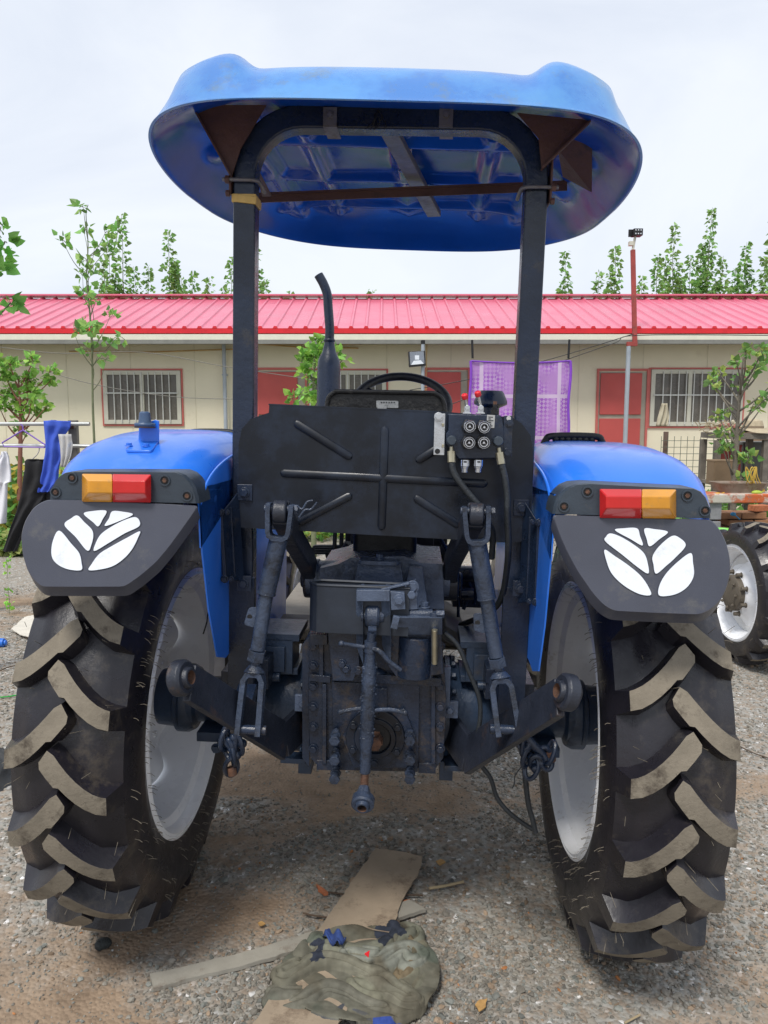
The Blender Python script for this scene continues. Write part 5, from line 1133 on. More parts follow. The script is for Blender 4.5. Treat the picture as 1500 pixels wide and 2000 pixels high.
mb.tube([a.lerp(b, t/10)+Vector((0, -.01, -.03*math.sin(t/10*math.pi))) for t in range(11)], .014, 6); TB(mb, 'hem', pbr('purple_hem', (.22, .06, .50), .9), o)
def wire(pts, r, label, mat=None, yy=YB-1.0, grp=None):
    mb = MB(); mb.tube(cr([W(x, y, yy) for x, y in pts], 6), r, 5); o = mb.build('wire', mat or darkv, None); tag(o, label, 'wire', grp)
wm = pbr('grey_wire', (.18, .17, .15), .7)
wire([(0, 678), (120, 690), (280, 688), (440, 716), (600, 740)], .006, 'upper thin grey wire sagging across the wall at left', wm)
wire([(60, 715), (180, 750), (340, 775), (500, 780)], .006, 'lower thin grey wire crossing the left barred window', wm)
wire([(800, 762), (920, 740), (1080, 700), (1238, 652)], .007, 'black wire rising over the purple blanket to the red pole', darkv)
wire([(880, 790), (1000, 745), (1100, 705), (1200, 670), (1245, 655), (1500, 655)], .007, 'black wire along the awning at right', darkv)
wire([(922, 664), (923, 700)], .02, 'dark strap hanging from the gutter at the left corner of the blanket', darkv)
wire([(1112, 663), (1110, 700)], .02, 'dark strap hanging from the gutter at the right corner of the blanket', darkv)
# ------------------------------------------------------------------ foliage
def leafmesh(name, pos, dirs, size, cols, mat, parent, sizes=None):
    """heart shaped folded leaves: 6 verts, 4 tris"""
    n = len(pos); pos = np.array(pos); d = np.array(dirs); d /= np.linalg.norm(d, axis=1)[:, None]+1e-9
    rv = rng.normal(size=(n, 3)); s = np.cross(d, rv); s /= np.linalg.norm(s, axis=1)[:, None]+1e-9; nr = np.cross(s, d)
    z = (sizes if sizes is not None else size*rng.uniform(.6, 1.25, n))[:, None]
    V_ = np.stack([pos, pos+d*z*.25+s*z*.46+nr*z*.10, pos+d*z*1.05, pos+d*z*.25-s*z*.46+nr*z*.10, pos+d*z*.40, pos+d*z*.68+s*z*.28+nr*z*.07, pos+d*z*.68-s*z*.28+nr*z*.07], 1).reshape(-1, 3)
    F_ = np.array([(0, 1, 4), (1, 5, 4), (5, 2, 4), (0, 4, 3), (3, 4, 6), (6, 4, 2)]); T = (F_[None]+(np.arange(n)*7)[:, None, None]).reshape(-1, 3)
    o = col_mesh(name, V_, T, np.repeat(np.array(cols), 7, 0), mat); o.parent = parent; return o
leafg = tintmat('leaf_tissue', .45, .4, trans=.38)
bark = pbr('grey_bark', (.16, .14, .11), .9, var=.3, vs=20, bump=.5); greenbark = pbr('green_bark', (.15, .17, .09), .8, var=.2, vs=20, bump=.3); redbark = pbr('red_brown_bark', (.24, .10, .07), .8, var=.2, vs=20, bump=.3)
def greens(n, base, v=.35, light=None, lf=.25):
    c = np.array(base)[None]*2.1*(1+rng.uniform(-v, v, (n, 1)))*np.array([1, 1, 1])[None]*(1+rng.uniform(-.1, .1, (n, 3)))
    if light is not None: k = rng.random(n) < lf; c[k] = np.array(light)*1.6*(1+rng.uniform(-.2, .2, (k.sum(), 1)))
    return c
def poplar(px, top, Y, w, shoots, label, grp, base=(.075, .16, .035), leaf=.12, seed=0, trunk=.04, low=1.5, dens=1.0, name='poplar_tree', z0=0):
    rr = random.Random(seed*7+px); b = W(px, 800, Y); tz = W(px, top, Y).z
    o = empty(name, (b.x, Y, z0), label, 'tree', grp); mb = MB(); pos = []; dr = []
    H = tz-z0; sh = [(0, 0, H, z0)]
    for k in range(shoots):
        a = rr.uniform(0, 6.28); r = w*rr.uniform(.35, 1); sh.append((r*math.cos(a), r*math.sin(a)*.8, H*rr.uniform(.72, .93), low*rr.uniform(.8, 1.2)))
    for (dx, dy, h, s0) in sh:
        pts = []
        for i in range(9):
            t = i/8; z = s0+(h-s0)*t; f = min(1, t*2.2); pts.append(Vector((dx*f+.03*rr.uniform(-1, 1), dy*f+.03*rr.uniform(-1, 1), z)))
        mb.tube(pts, .02, 6, rs=[max(.004, trunk*(1-t/8.5)*(1 if dx == 0 else .4)) for t in range(9)])
        z = max(s0+.5, low*.6)
        while z < h-.02:
            t = (z-s0)/(h-s0); i = min(7, int(t*8)); p = pts[i].lerp(pts[i+1], t*8-i); taper = min(1, (h-z)/(H*.25))*.7+.3
            for _ in range(3 if rr.random() < dens else 1):
                a = rr.uniform(0, 6.28); rad = rr.uniform(.02, .20)*taper*(leaf/.12)*1.2; q = p+Vector((math.cos(a)*rad, math.sin(a)*rad, rr.uniform(-.05, .08)))
                pos.append(tuple(q)); dr.append((math.cos(a)+rr.uniform(-.4, .4), math.sin(a)+rr.uniform(-.4, .4), rr.uniform(-.9, .35)))
            z += leaf*.30/dens
    mb.build('trunk', greenbark, o, angle=180)
    n = len(pos); leafmesh('crown', pos, dr, leaf, greens(n, base, .4, (.15, .26, .06), .25), leafg, o)
G1 = 'poplars standing behind the roof'
pl1 = [(215, 505, .3, 3), (252, 420, .42, 5), (300, 520, .35, 3), (340, 450, .25, 3), (362, 545, .2, 1), (385, 530, .15, 1), (415, 542, .15, 1), (440, 560, .2, 1), (458, 500, .15, 1), (508, 482, .15, 1), (524, 545, .12, 0), (568, 570, .12, 0), (728, 566, .1, 0)]
pr1 = [(1095, 490, .14, 1), (1160, 530, .22, 2), (1192, 480, .16, 2), (1245, 540, .3, 3), (1272, 498, .35, 4), (1302, 437, .3, 4), (1335, 500, .4, 6), (1370, 405, .35, 5), (1395, 500, .3, 5), (1415, 560, .4, 6), (1440, 473, .3, 4), (1475, 505, .35, 6), (1492, 430, .35, 6), (1530, 460, .5, 6), (-60, 480, .5, 4)]
desc = {215: 'shorter poplar left of the tallest poplar group behind the roof at left', 252: 'tallest bushy poplar behind the left part of the roof', 340: 'slim tall poplar between the bushy one and the canopy post', 1095: 'slim poplar tip just right of the right canopy post', 1192: 'slim poplar just left of the red camera pole', 1302: 'tall poplar just right of the red camera pole', 1370: 'tallest poplar behind the right part of the roof', 1440: 'poplar between the tallest right one and the right edge'}
for i, (px, tp, w, k) in enumerate(pl1+pr1):
    side = 'left' if px < 750 else 'right'
    nb = ['first', 'second', 'third', 'fourth', 'fifth', 'sixth', 'seventh', 'eighth', 'ninth', 'tenth', 'eleventh', 'twelfth', 'thirteenth', 'fourteenth', 'fifteenth']
    idx = i if i < len(pl1) else i-len(pl1)
    lab = desc.get(px, '%s poplar behind the roof counted from the %s' % (nb[idx], 'left edge' if i < len(pl1) else 'right canopy post'))
    poplar(px, tp, 20.5+(i % 3)*.7, w, k, lab, G1, seed=i, leaf=.115, base=(.10, .19, .055) if i % 2 else (.12, .21, .065), low=2.6, dens=.95)
# sapling at left in front of the house
def spray(name, Y, px, py_base, py_top, label, leaf, clusters, trunkpts, base, light, barkm, grp=None, r0=.02, cat='tree'):
    b = W(px, py_base, Y); o = empty(name, (b.x, Y, gz(b.x, Y)), label, cat, grp); l = o.location; mb = MB()
    tp = [W(x, y, Y)-l for x, y in trunkpts]; tp = [Vector((tp[0].x, 0, 0))]+tp; q = cr(tp, 5); mb.tube(q, r0, 8, rs=[max(.004, r0*(1-i/len(q)*.85)) for i in range(len(q))])
    rr = random.Random(px+7); pos = []; dr = []
    for (cx, cy, rad, n) in clusters:
        c = W(cx, cy, Y)-l; c.y += rr.uniform(-.3, .3); R_ = rad/F*Y
        st_ = min(q, key=lambda v: (v-c-Vector((0, 0, -.25-R_*.5))).length); e = cr([st_, (st_+c)/2+Vector((rr.uniform(-.04, .04), 0, -.03)), c], 4); mb.tube(e, .006, 6, rs=[max(.002, r0*.35*(1-i/len(e)*.8)) for i in range(len(e))])
        k = max(2, n//6)
        for _ in range(k):
            d = Vector((rr.gauss(0, 1), rr.gauss(0, 1), rr.gauss(.2, .8))).normalized()*R_*rr.uniform(.4, 1.0); s_ = c+d; mb.tube([c, c+d*.5+Vector((0, 0, .01)), s_], .003, 5)
            for _ in range(6):
                dd = Vector((rr.gauss(0, 1), rr.gauss(0, 1), rr.gauss(.1, .7))); f_ = rr.uniform(.35, 1.05); p_ = c+d*f_+dd*leaf*.3; pos.append(tuple(p_)); dr.append(tuple(dd.normalized()+d.normalized()*.3))
    mb.build('trunk', barkm, o, angle=180); leafmesh('crown', pos, dr, leaf, greens(len(pos), base, .4, light, .35), leafg, o); return o
spray('sapling', 7.5, 180, 860, 395, 'thin young poplar sapling standing before the roof at left', .068,
      [(170, 410, 12, 6), (190, 445, 18, 7), (150, 445, 14, 6), (215, 450, 20, 14), (140, 480, 12, 6), (200, 480, 22, 16), (172, 470, 14, 9), (160, 515, 14, 8), (190, 520, 16, 11), (145, 560, 16, 11), (175, 545, 16, 12), (205, 560, 18, 14), (190, 590, 20, 16), (150, 570, 12, 6), (150, 625, 18, 13), (215, 620, 16, 11), (165, 650, 20, 21), (200, 645, 18, 18), (225, 655, 16, 9), (175, 685, 14, 11), (215, 705, 20, 16), (190, 665, 14, 9)],
      [(184, 860), (181, 780), (180, 700), (176, 620), (169, 540), (172, 480), (168, 420), (172, 400)], (.10, .20, .05), (.20, .32, .08), greenbark, r0=.014)
spray('poplar_tree', 4.6, -80, 1050, 360, 'close poplar branch with large leaves hanging in at the left edge', .075,
      [(-22, 388, 7, 6), (-18, 408, 6, 6), (-28, 430, 7, 6), (-26, 458, 6, 6), (-36, 480, 9, 8), (-24, 508, 7, 6), (-22, 535, 6, 6), (-26, 562, 7, 6), (-12, 583, 6, 6), (-22, 606, 7, 6), (-10, 604, 5, 6), (-104, 420, 30, 30), (-104, 520, 30, 40), (-104, 620, 30, 40)],
      [(-66, 1000), (-62, 800), (-50, 600), (-46, 450), (-50, 300)], (.09, .22, .045), (.17, .34, .07), greenbark, r0=.04)
spray('bushy_tree', 10, 38, 990, 690, 'leafy small tree before the wall at the far left', .078,
      [(30, 715, 22, 60), (60, 705, 20, 40), (10, 735, 26, 70), (50, 740, 24, 70), (78, 725, 18, 36), (90, 740, 14, 24), (20, 770, 26, 70), (60, 770, 22, 50), (75, 785, 14, 24), (10, 800, 24, 50), (40, 800, 20, 40), (60, 805, 14, 24), (20, 830, 18, 30), (85, 798, 12, 24), (40, 845, 12, 16), (-20, 760, 40, 80)],
      [(38, 990), (40, 860), (40, 800), (36, 740)], (.10, .20, .04), (.22, .36, .07), redbark, r0=.045)
spray('bushy_tree', 9, 610, 990, 650, 'leafy small tree behind the exhaust pipe', .085,
      [(620, 665, 14, 30), (600, 690, 22, 60), (625, 695, 20, 50), (585, 700, 14, 24), (660, 695, 18, 40), (670, 705, 10, 16), (605, 725, 18, 40), (615, 750, 16, 36), (600, 770, 14, 28), (615, 780, 14, 30), (570, 777, 9, 18), (635, 720, 16, 30), (650, 670, 10, 14)],
      [(612, 990), (610, 860), (612, 760), (615, 690)], (.10, .21, .04), (.22, .36, .07), greenbark, r0=.035)
spray('bushy_tree', 7.2, 1436, 1000, 680, 'sparse small tree with a pale trunk in front of the right window', .06,
      [(1440, 690, 18, 24), (1470, 688, 16, 20), (1410, 710, 14, 16), (1425, 725, 16, 20), (1465, 720, 20, 24), (1490, 705, 14, 16), (1400, 745, 12, 16), (1415, 755, 12, 14), (1450, 750, 18, 18), (1490, 745, 16, 20), (1480, 775, 14, 14), (1460, 790, 14, 14), (1440, 800, 12, 10), (1422, 810, 10, 8), (1490, 800, 14, 12), (1400, 870, 10, 18), (1420, 880, 12, 22), (1445, 850, 10, 20), (1432, 845, 8, 12), (1452, 893, 12, 26), (1470, 900, 14, 30), (1432, 935, 10, 18), (1408, 845, 8, 10)],
      [(1432, 985), (1436, 900), (1441, 820), (1448, 740), (1452, 695)], (.09, .17, .045), (.24, .30, .07), bark, r0=.035)
def groundplants(name, x0, x1, Y0, Y1, n, hmax, leaf, label, base, light, lf, flat_=0):
    pos = []; dr = []; mb = []
    for _ in range(n):
        Y = rng.uniform(Y0, Y1); x = (rng.uniform(x0, x1)-750)/F*Y; k = rng.integers(6, 16); h = hmax*rng.uniform(.4, 1)
        for _ in range(k):
            a = rng.uniform(0, 6.28); e = rng.uniform(.1, 1); pos.append((x+math.cos(a)*.10*e, Y+math.sin(a)*.10*e, gz(x, Y)+h*e)); dr.append((math.cos(a), math.sin(a), rng.uniform(-.5, .9)))
    o = leafmesh(name, pos, dr, leaf, greens(len(pos), base, .45, light, lf), leafg, None); tag(o, label, kind='stuff')
groundplants('garden_plants', -200, 190, 9.8, 13.2, 520, .95, .16, 'mixed green and yellow garden plants along the wall at left', (.08, .16, .04), (.34, .27, .05), .3)
groundplants('grass', -300, 160, 9.0, 12.5, 1800, .28, .10, 'pale green grass and weeds behind the clothes rack', (.13, .22, .06), (.24, .26, .09), .3)
groundplants('weeds', 1330, 1700, 7.6, 11.5, 480, .75, .09, 'green weeds around the garden table at right', (.08, .17, .04), (.17, .26, .06), .3)
groundplants('weeds', 480, 1080, 10, 13.4, 700, .35, .10, 'green weeds seen through the tractor', (.10, .20, .05), (.30, .30, .08), .25)
def weed(px, py, label):
    p = G(px, py+20, 0); o = empty('weed', p, label, 'plant'); mb = MB(); h = .22; mb.tube([(0, 0, 0), (.01, 0, h*.5), (0, 0, h)], .002, 5); mb.build('stem', greenbark, o)
    pos = [(rng.normal()*.02, rng.normal()*.02, h*rng.uniform(.2, 1)) for _ in range(16)]; leafmesh('leaves', pos, rng.normal(size=(16, 3)), .035, greens(16, (.16, .32, .05)), leafg, o)
weed(18, 1180, 'small green weed on bare ground at the left edge'); weed(14, 1110, 'yellowish weed stem above the small green weed at the left edge')
# ------------------------------------------------------------------ clothes rack (left)
pipe = pbr('galvanised_pipe', (.42, .43, .42), .4, metal=.5, var=.1)
yr = 6.2; o = empty('clothes_rack', (W(100, 850, yr).x, yr, gz(-2.6, yr)), 'metal clothes rack with two rails at left', 'clothes rack')
mb = MB(); mb.cyl(W(-60, 828, yr), W(175, 828, yr), .016, n=14); mb.cyl(W(-60, 870, yr), W(100, 871, yr), .016, n=14); mb.cyl(W(143, 871, yr), W(185, 872, yr), .016, n=14); TB(mb, 'rail', pipe, o)
mb = MB(); a = W(143, 828, yr+.06); mb.box((a.x, yr+.06, a.z/2+.03), (.07, .05, a.z)); b_ = W(-50, 828, yr+.06); mb.box((b_.x, yr+.06, b_.z/2), (.07, .05, b_.z)); mb.mi = 1; mb.box((a.x-.01, yr+.055, a.z-.01), (.05, .055, .06)); TB(mb, 'post', [pbr('weathered_post', (.17, .16, .14), .8, var=.3), rust], o, bevel=.004)
def garment(name, rows, Y, mat, label, cat, dep=.05, fold=18, seed=0, nx=24):
    """rows: list of (y_px, xl, xr) from top to bottom -> closed double sided shell"""
    c = W(sum(r[1]+r[2] for r in rows)/2/len(rows), rows[-1][0], Y); o = empty(name, (c.x, Y, 0), label, cat); mb = MB()
    dense = []
    for i in range(len(rows)-1):
        for k in range(5): t = k/5; dense.append(tuple(rows[i][j]*(1-t)+rows[i+1][j]*t for j in range(3)))
    dense.append(rows[-1]); n = len(dense); P = []
    for j, (y, xl, xr) in enumerate(dense):
        for i in range(2*nx):
            a = 2*math.pi*i/(2*nx); u = .5-.5*math.cos(a); p = W(xl+(xr-xl)*u, y, Y); f = .5+.5*j/n
            p.y += math.sin(a)*dep*f+.018*f*math.sin(u*fold+seed+j*.12)+.02*noise.noise(Vector((u*3, j*.2, seed))); p.z += .01*noise.noise(Vector((u*4, j*.3, seed+3))); P.append(p)
    m2 = 2*nx; fs = [(j*m2+i, j*m2+(i+1) % m2, (j+1)*m2+(i+1) % m2, (j+1)*m2+i) for j in range(n-1) for i in range(m2)]+[tuple(range(m2-1, -1, -1))]
    mb.add(P, fs); TB(mb, 'cloth', mat, o, angle=120); return o
cb = pbr('cobalt_cloth', (.045, .10, .52), .85, var=.12, vs=9, bump=.1, bs=200); cbk = pbr('black_trouser_cloth', (.012, .012, .014), .9, var=.2); cw = pbr('white_shirt_cloth', (.72, .72, .76), .9, var=.04); cwg = pbr('pale_grey_cloth', (.50, .49, .48), .9, var=.2, vs=8, dirt=((.2, .25, .4), .25, 8))
g = garment('jacket', [(822, 84, 138), (835, 85, 137), (860, 88, 120), (890, 88, 122), (920, 84, 116), (945, 78, 112), (960, 76, 100)], yr-.05, cb, 'cobalt blue jacket draped over the top rail', 'jacket', .05, 14, 1)
mb = MB(); 
def pane(mb, rows, Y, dep=.012, fold=14, seed=0):
    nx = 16; P = []; dense = []
    for i in range(len(rows)-1):
        for k in range(4): t = k/4; dense.append(tuple(rows[i][j]*(1-t)+rows[i+1][j]*t for j in range(3)))
    dense.append(rows[-1])
    for j, (y, a, b) in enumerate(dense):
        for i in range(nx): u = i/(nx-1); p = W(a+(b-a)*u, y, Y); p.y += dep*math.sin(u*fold+seed+j*.2); P.append(p)
    mb.grid(P, nx, len(dense))
pane(mb, [(848, 114, 138), (870, 116, 141), (890, 118, 138), (912, 118, 130)], yr-.13); TB(mb, 'lining', cwg, g, angle=180, solid=.006)
g = garment('trousers', [(897, 52, 92), (902, 48, 94), (930, 46, 96), (955, 44, 92), (975, 40, 84), (1000, 34, 68), (1035, 20, 50), (1075, 6, 34)], yr-.06, cbk, 'black trousers hanging from the lower rail', 'trousers', .05, 12, 2)
mb = MB(); pane(mb, [(930, 70, 96), (960, 74, 100), (990, 82, 108)], yr-.02); TB(mb, 'trouser_leg', cbk, g, angle=180, solid=.03)
mb = MB(); mb.tube(cr([W(78, 871, yr), W(76, 880, yr), W(72, 888, yr), W(62, 898, yr)], 4), .005, 6); TB(mb, 'hanger', wh, g)
g = garment('shirt', [(882, 4, 12), (892, 0, 16), (910, -14, 20), (940, -26, 23), (945, -26, 16), (990, -30, 15), (1021, -32, 13)], yr-.06, cw, 'white shirt hanging at the left edge', 'shirt', .05, 12, 3)
o = empty('hanger', W(43, 850, yr-.06), 'purple wire hanger on the top rail beside the blue jacket', 'hanger'); mb = MB(); a, b_, t_ = W(4, 865, yr-.06), W(90, 870, yr-.06), W(45, 840, yr-.06)
mb.tube(cr([t_, W(44, 832, yr-.06), W(40, 828, yr-.06)], 3), .005, 6); mb.tube([t_, a, W(8, 872, yr-.06), W(86, 874, yr-.06), b_, t_], .006, 6); TB(mb, 'wire', pbr('purple_plastic', (.20, .10, .45), .4), o)
# ------------------------------------------------------------------ right side garden
# wire mesh fence
yf = 9.2; o = empty('mesh_fence', (W(1380, 900, yf).x, yf, 0), 'green-grey welded wire mesh fence at right', 'fence'); mb = MB(); x0, x1 = W(1290, 900, yf).x, W(1700, 900, yf).x; z0, z1 = W(1300, 1000, yf).z, W(1300, 852, yf).z
x = x0
while x < x1: mb.cyl((x, yf, max(0, z0)), (x, yf, z1), .0035, n=5); x += .078
z = max(0, z0)
while z < z1: mb.cyl((x0, yf-.004, z), (x1, yf-.004, z), .0035, n=5); z += .078
TB(mb, 'mesh', pbr('mesh_green', (.10, .12, .09), .6), o)
for px in (1301, 1600):
    mb = MB(); q = W(px, 843, yf+.04); mb.box((q.x, yf+.04, q.z/2), (.05, .04, q.z)); TB(mb, 'post', pbr('post_brown', (.14, .09, .07), .8) if 'post_brown' not in MATS else MATS['post_brown'], o, bevel=.003)
# garden table with hat
yt_ = 8.2; p = W(1440, 858, yt_); o = empty('garden_table', (p.x, yt_, 0), 'weathered grey table in the garden at right carrying a straw hat', 'table'); wood = pbr('weathered_wood', (.16, .14, .115), .85, var=.3, vs=9, bump=.4)
mb = MB(); a, b_ = W(1385, 850, yt_), W(1520, 853, yt_); mb.bar(a, b_, .45, .06, (0, 1, 0)); mb.bar(a+Vector((0, 0, -.5)), b_+Vector((0, 0, -.5)), .4, .04, (0, 1, 0)); mb.bar(a+Vector((0, -.2, -.3)), b_+Vector((0, -.2, -.8)), .02, .05, (0, 1, 0)); TB(mb, 'table_top', wood, o, bevel=.005)
for px in (1388, 1422, 1480):
    for dy in (-.18, .18): mb = MB(); q = W(px, 853, yt_); mb.box((q.x, yt_+dy, (q.z-.03)/2), (.06, .06, q.z-.03)); TB(mb, 'leg', wood, o, bevel=.004)
q = W(1470, 846, yt_-.05); o = empty('straw_hat', q, 'wide brimmed straw hat resting on the garden table', 'hat'); mb = MB(); n = 40; prof = [(.001, .115), (.05, .118), (.085, .10), (.098, .06), (.105, .02), (.14, .005), (.18, -.005), (.215, .005)]; vs = []
for r, h in prof:
    for i in range(n): t = 2*math.pi*i/n; vs.append((r*math.cos(t), r*math.sin(t), h+.03+(.03*math.cos(2*t) if r > .13 else 0)*((r-.13)/.08)-(.02 if r < .06 else 0)*math.cos(t)**2))
mb.add(vs, [(j*n+i, j*n+(i+1) % n, (j+1)*n+(i+1) % n, (j+1)*n+i) for j in range(7) for i in range(n)]); mb.build('hat_body', pbr('straw_weave', (.42, .35, .24), .85, var=.15, vs=30, bump=.3), o, solid=.004)
mb = MB(); mb.lathe((0, 0, .045), (0, 0, 1), [(0, .108), (.03, .104)], 32, caps=False); mb.build('hat_band', pbr('hat_band_brown', (.2, .15, .1), .8), o)
rr = random.Random(8)
q = W(1405, 838, yt_); o = empty('flower_pile', q, 'heap of dried flowers and twigs on the left end of the garden table', 'dried flowers'); mb = MB()
for _ in range(70): a = Vector((rr.gauss(0, .09), rr.gauss(0, .06), rr.uniform(-.06, .06))); mb.tube([a, a+Vector((rr.uniform(-.1, .1), rr.uniform(-.04, .04), rr.uniform(-.02, .09)))], .004, 5)
for _ in range(24): mb.mi = rr.choice((1, 2)); mb.sphere((rr.gauss(0, .09), rr.gauss(-.04, .05), rr.uniform(-.04, .08)), rr.uniform(.012, .024), 7)
mb.build('twigs', [straw, pbr('dried_pink', (.4, .17, .14), .9), pbr('dried_cream', (.5, .45, .33), .9)], o)
def boxy(name, px, py, Y, dims, mat, label, cat, rot=0):
    q = W(px, py, Y); o = empty(name, (q.x, q.y, q.z), label, cat); mb = MB(); w, d, h = dims
    mb.prism(rnd_loop([Vector((-w/2, -d/2, 0)), Vector((w/2, -d/2, 0)), Vector((w/2, d/2, 0)), Vector((-w/2, d/2, 0))], .02), (0, 0, h)); mb.box((0, 0, h), (w*1.03, d*1.03, h*.08)); b = mb.build('body', mat, o, bevel=.006); o.rotation_euler.z = rot
boxy('crate', 1406, 945, 7.9, (.10+.12, .2, .24), pbr('brown_carton', (.25, .17, .1), .9), 'brown carton standing under the garden table', 'carton'); boxy('crate', 1424, 925, 8.3, (.16, .2, .3), pbr('red_crate', (.32, .05, .04), .7), 'faded red crate behind the brown carton', 'crate')
boxy('crate', 1480, 935, 8.6, (.5, .3, .40), pbr('grey_box', (.14, .14, .13), .8), 'dark grey box behind the planter basin', 'box')
o = empty('fence_lean_board', W(1470, 880, 8.8), 'brown board leaning behind the garden table', 'board'); mb = MB(); mb.prism([Vector((-.15, 0, -.25)), Vector((.6, 0, -.25)), Vector((.6, .1, .05)), Vector((-.1, .1, .28))], (0, .02, 0)); mb.build('board', pbr('brown_board', (.22, .15, .10), .85, var=.2, bump=.2), o); o.name = 'leaning_board'
mb = MB(); q = W(1440, 962, 6.6); o = empty('basin', q, 'rusty rectangular metal basin planter on the painted beam', 'basin'); a, b_ = Vector((-.19, -.12, .0)), Vector((.19, .12, .0))
def ring(w, d, z): return rnd_loop([Vector((-w, -d, z)), Vector((w, -d, z)), Vector((w, d, z)), Vector((-w, d, z))], .04)
lo = [ring(.17, .10, .0), ring(.205, .125, .085), ring(.21, .13, .09), ring(.195, .118, .085), ring(.165, .095, .02)]; n = len(lo[0]); mb.add([v for r_ in lo for v in r_], [(j*n+i, j*n+(i+1) % n, (j+1)*n+(i+1) % n, (j+1)*n+i) for j in range(4) for i in range(n)]+[tuple(range(4*n, 5*n)), tuple(range(n-1, -1, -1))]); mb.build('pan', pbr('rusty_pan', (.22, .17, .13), .6, var=.3, vs=12, dirt=((.15, .06, .03), .3, 10)), o)
mb = MB()
for k in range(5):
    pts = [W(1462+rr.uniform(-8, 8), 958, 6.55), W(1466+rr.uniform(-10, 14), 935, 6.5), W(1450+rr.uniform(0, 40), 912, 6.5), W(1470+rr.uniform(-15, 25), 930+rr.uniform(-5, 15), 6.5), W(1485+rr.uniform(-5, 10), 960, 6.5)]; mb.tube(cr(pts, 6), .0045, 6)
o = mb.build('cord', pbr('yellow_cord', (.5, .33, .05), .6), None); tag(o, 'tangled yellow cord beside the basin planter', 'cord')
# painted beam
mb = MB(); yb_ = 6.4; a, b_ = W(1374, 974, yb_), W(1620, 974, yb_); h_ = (W(0, 965, yb_).z-W(0, 983, yb_).z); P = []
mb.box(((a.x+b_.x)/2, yb_+.12, a.z), (b_.x-a.x, .26, h_)); o = mb.build('beam', pbr('peeling_paint_beam', (.48, .44, .38), .85, var=.15, vs=8, bump=.5, bs=25, col2=(.50, .11, .03), c2s=3.5, c2t=(.46, .52), dirt=((.2, .19, .17), .3, 14)), None, bevel=.012); tag(o, 'rough beam with peeling orange and white paint on brick piers', 'beam')
mb = MB(); zb_ = W(0, 984, yb_).z; x0 = W(1378, 990, yb_+.1).x; x1 = W(1402, 990, yb_+.1).x
for k in range(5): mb.box(((x0+x1)/2, yb_+.12, zb_-.06-.17*k+.0), (x1-x0, .2, .155))
o = mb.build('pier', pbr('grey_block', (.24, .24, .25), .9, var=.2, vs=10, bump=.3), None, bevel=.006); tag(o, 'grey concrete block pier under the left end of the painted beam', 'pier')
# brick planter wall
br = bpy.data.materials.new('old_bricks'); br.use_nodes = True; nt = br.node_tree; N = nt.nodes; K = nt.links; bs = N['Principled BSDF']; bs.inputs['Roughness'].default_value = .95; tc = N.new('ShaderNodeTexCoord'); nz = N.new('ShaderNodeTexNoise'); nz.inputs['Scale'].default_value = 6; nz.inputs['Detail'].default_value = 8; K.new(tc.outputs['Object'], nz.inputs[0]); rp = N.new('ShaderNodeValToRGB'); K.new(nz.outputs[0], rp.inputs[0]); rp.color_ramp.elements[0].position = .3; rp.color_ramp.elements[0].color = (.12, .06, .035, 1); rp.color_ramp.elements[1].position = .7; rp.color_ramp.elements[1].color = (.36, .18, .09, 1); K.new(rp.outputs[0], bs.inputs['Base Color'])
mb = MB(); yw = 6.9; zt_ = W(0, 1000, yw).z; x0 = W(1400, 1000, yw).x
mb.box((x0+1.5, yw+.24, zt_/2-.04), (3.0, .02, zt_-.1))
for j in range(12):
    for i in range(13):
        z = zt_-.035-j*.068
        if z < .03: continue
        if j == 0 and rr.random() < .3: continue
        x = x0+i*.235+(j % 2)*.117; mb.box((x+.11, yw+.1+rr.uniform(-.008, .008), z), (.222, .2, .058), (rr.uniform(-.02, .02), rr.uniform(-.02, .02), rr.uniform(-.03, .03)))
o = mb.build('brick_wall', br, None, bevel=.006); tag(o, 'low old brick planter wall behind the loose wheel', 'wall')
mb = MB(); q = W(1482, 992, yw+.05); mb.box(q, (.16, .1, .055), (0, 0, .3)); o = mb.build('brick', brick, None, bevel=.005); tag(o, 'orange brick lying on top of the low brick wall', 'brick')
mb = MB(); q = W(1432, 1004, yw-.1); mb.sphere(q, .022, 12, (1.2, .8, .8)); mb.tube([q, q+Vector((.03, 0, -.02)), q+Vector((.07, .02, -.05))], .006, 6); o = mb.build('rag_knot', pbr('cyan_plastic', (.02, .2, .42), .5), None); tag(o, 'small blue plastic cap on the brick wall', 'cap')
for (x, y, c_, l) in ((1478, 962, (.35, .45, .05), 'yellow-green gourd lying on the painted beam'), (1402, 964, (.7, .35, .02), 'small orange peel on the painted beam left of the basin')):
    mb = MB(); q = W(x, y, 6.45); mb.sphere(q, .028 if x > 1450 else .014, 14, (1.6, 1, .7)); mb.cyl(q+Vector((.03, 0, .0)), q+Vector((.055, 0, .008)), .005, n=8); o = mb.build('gourd' if x > 1450 else 'fruit_peel', pbr('fruit%d' % x, c_, .5, var=.2), None); tag(o, l, 'gourd' if x > 1450 else 'peel')
q = G(1412, 1140, 0); mb = MB(); q = W(1412, 1036, 6.0); mb.lathe((q.x, q.y, 0), (0, 0, 1), [(0, .13), (q.z-.02, .17), (q.z, .175), (q.z, .165), (q.z-.03, .15)], 36); o = mb.build('plastic_tub', pbr('lime_plastic', (.17, .55, .08), .4), None); tag(o, 'lime green plastic tub beside the loose wheel', 'tub')
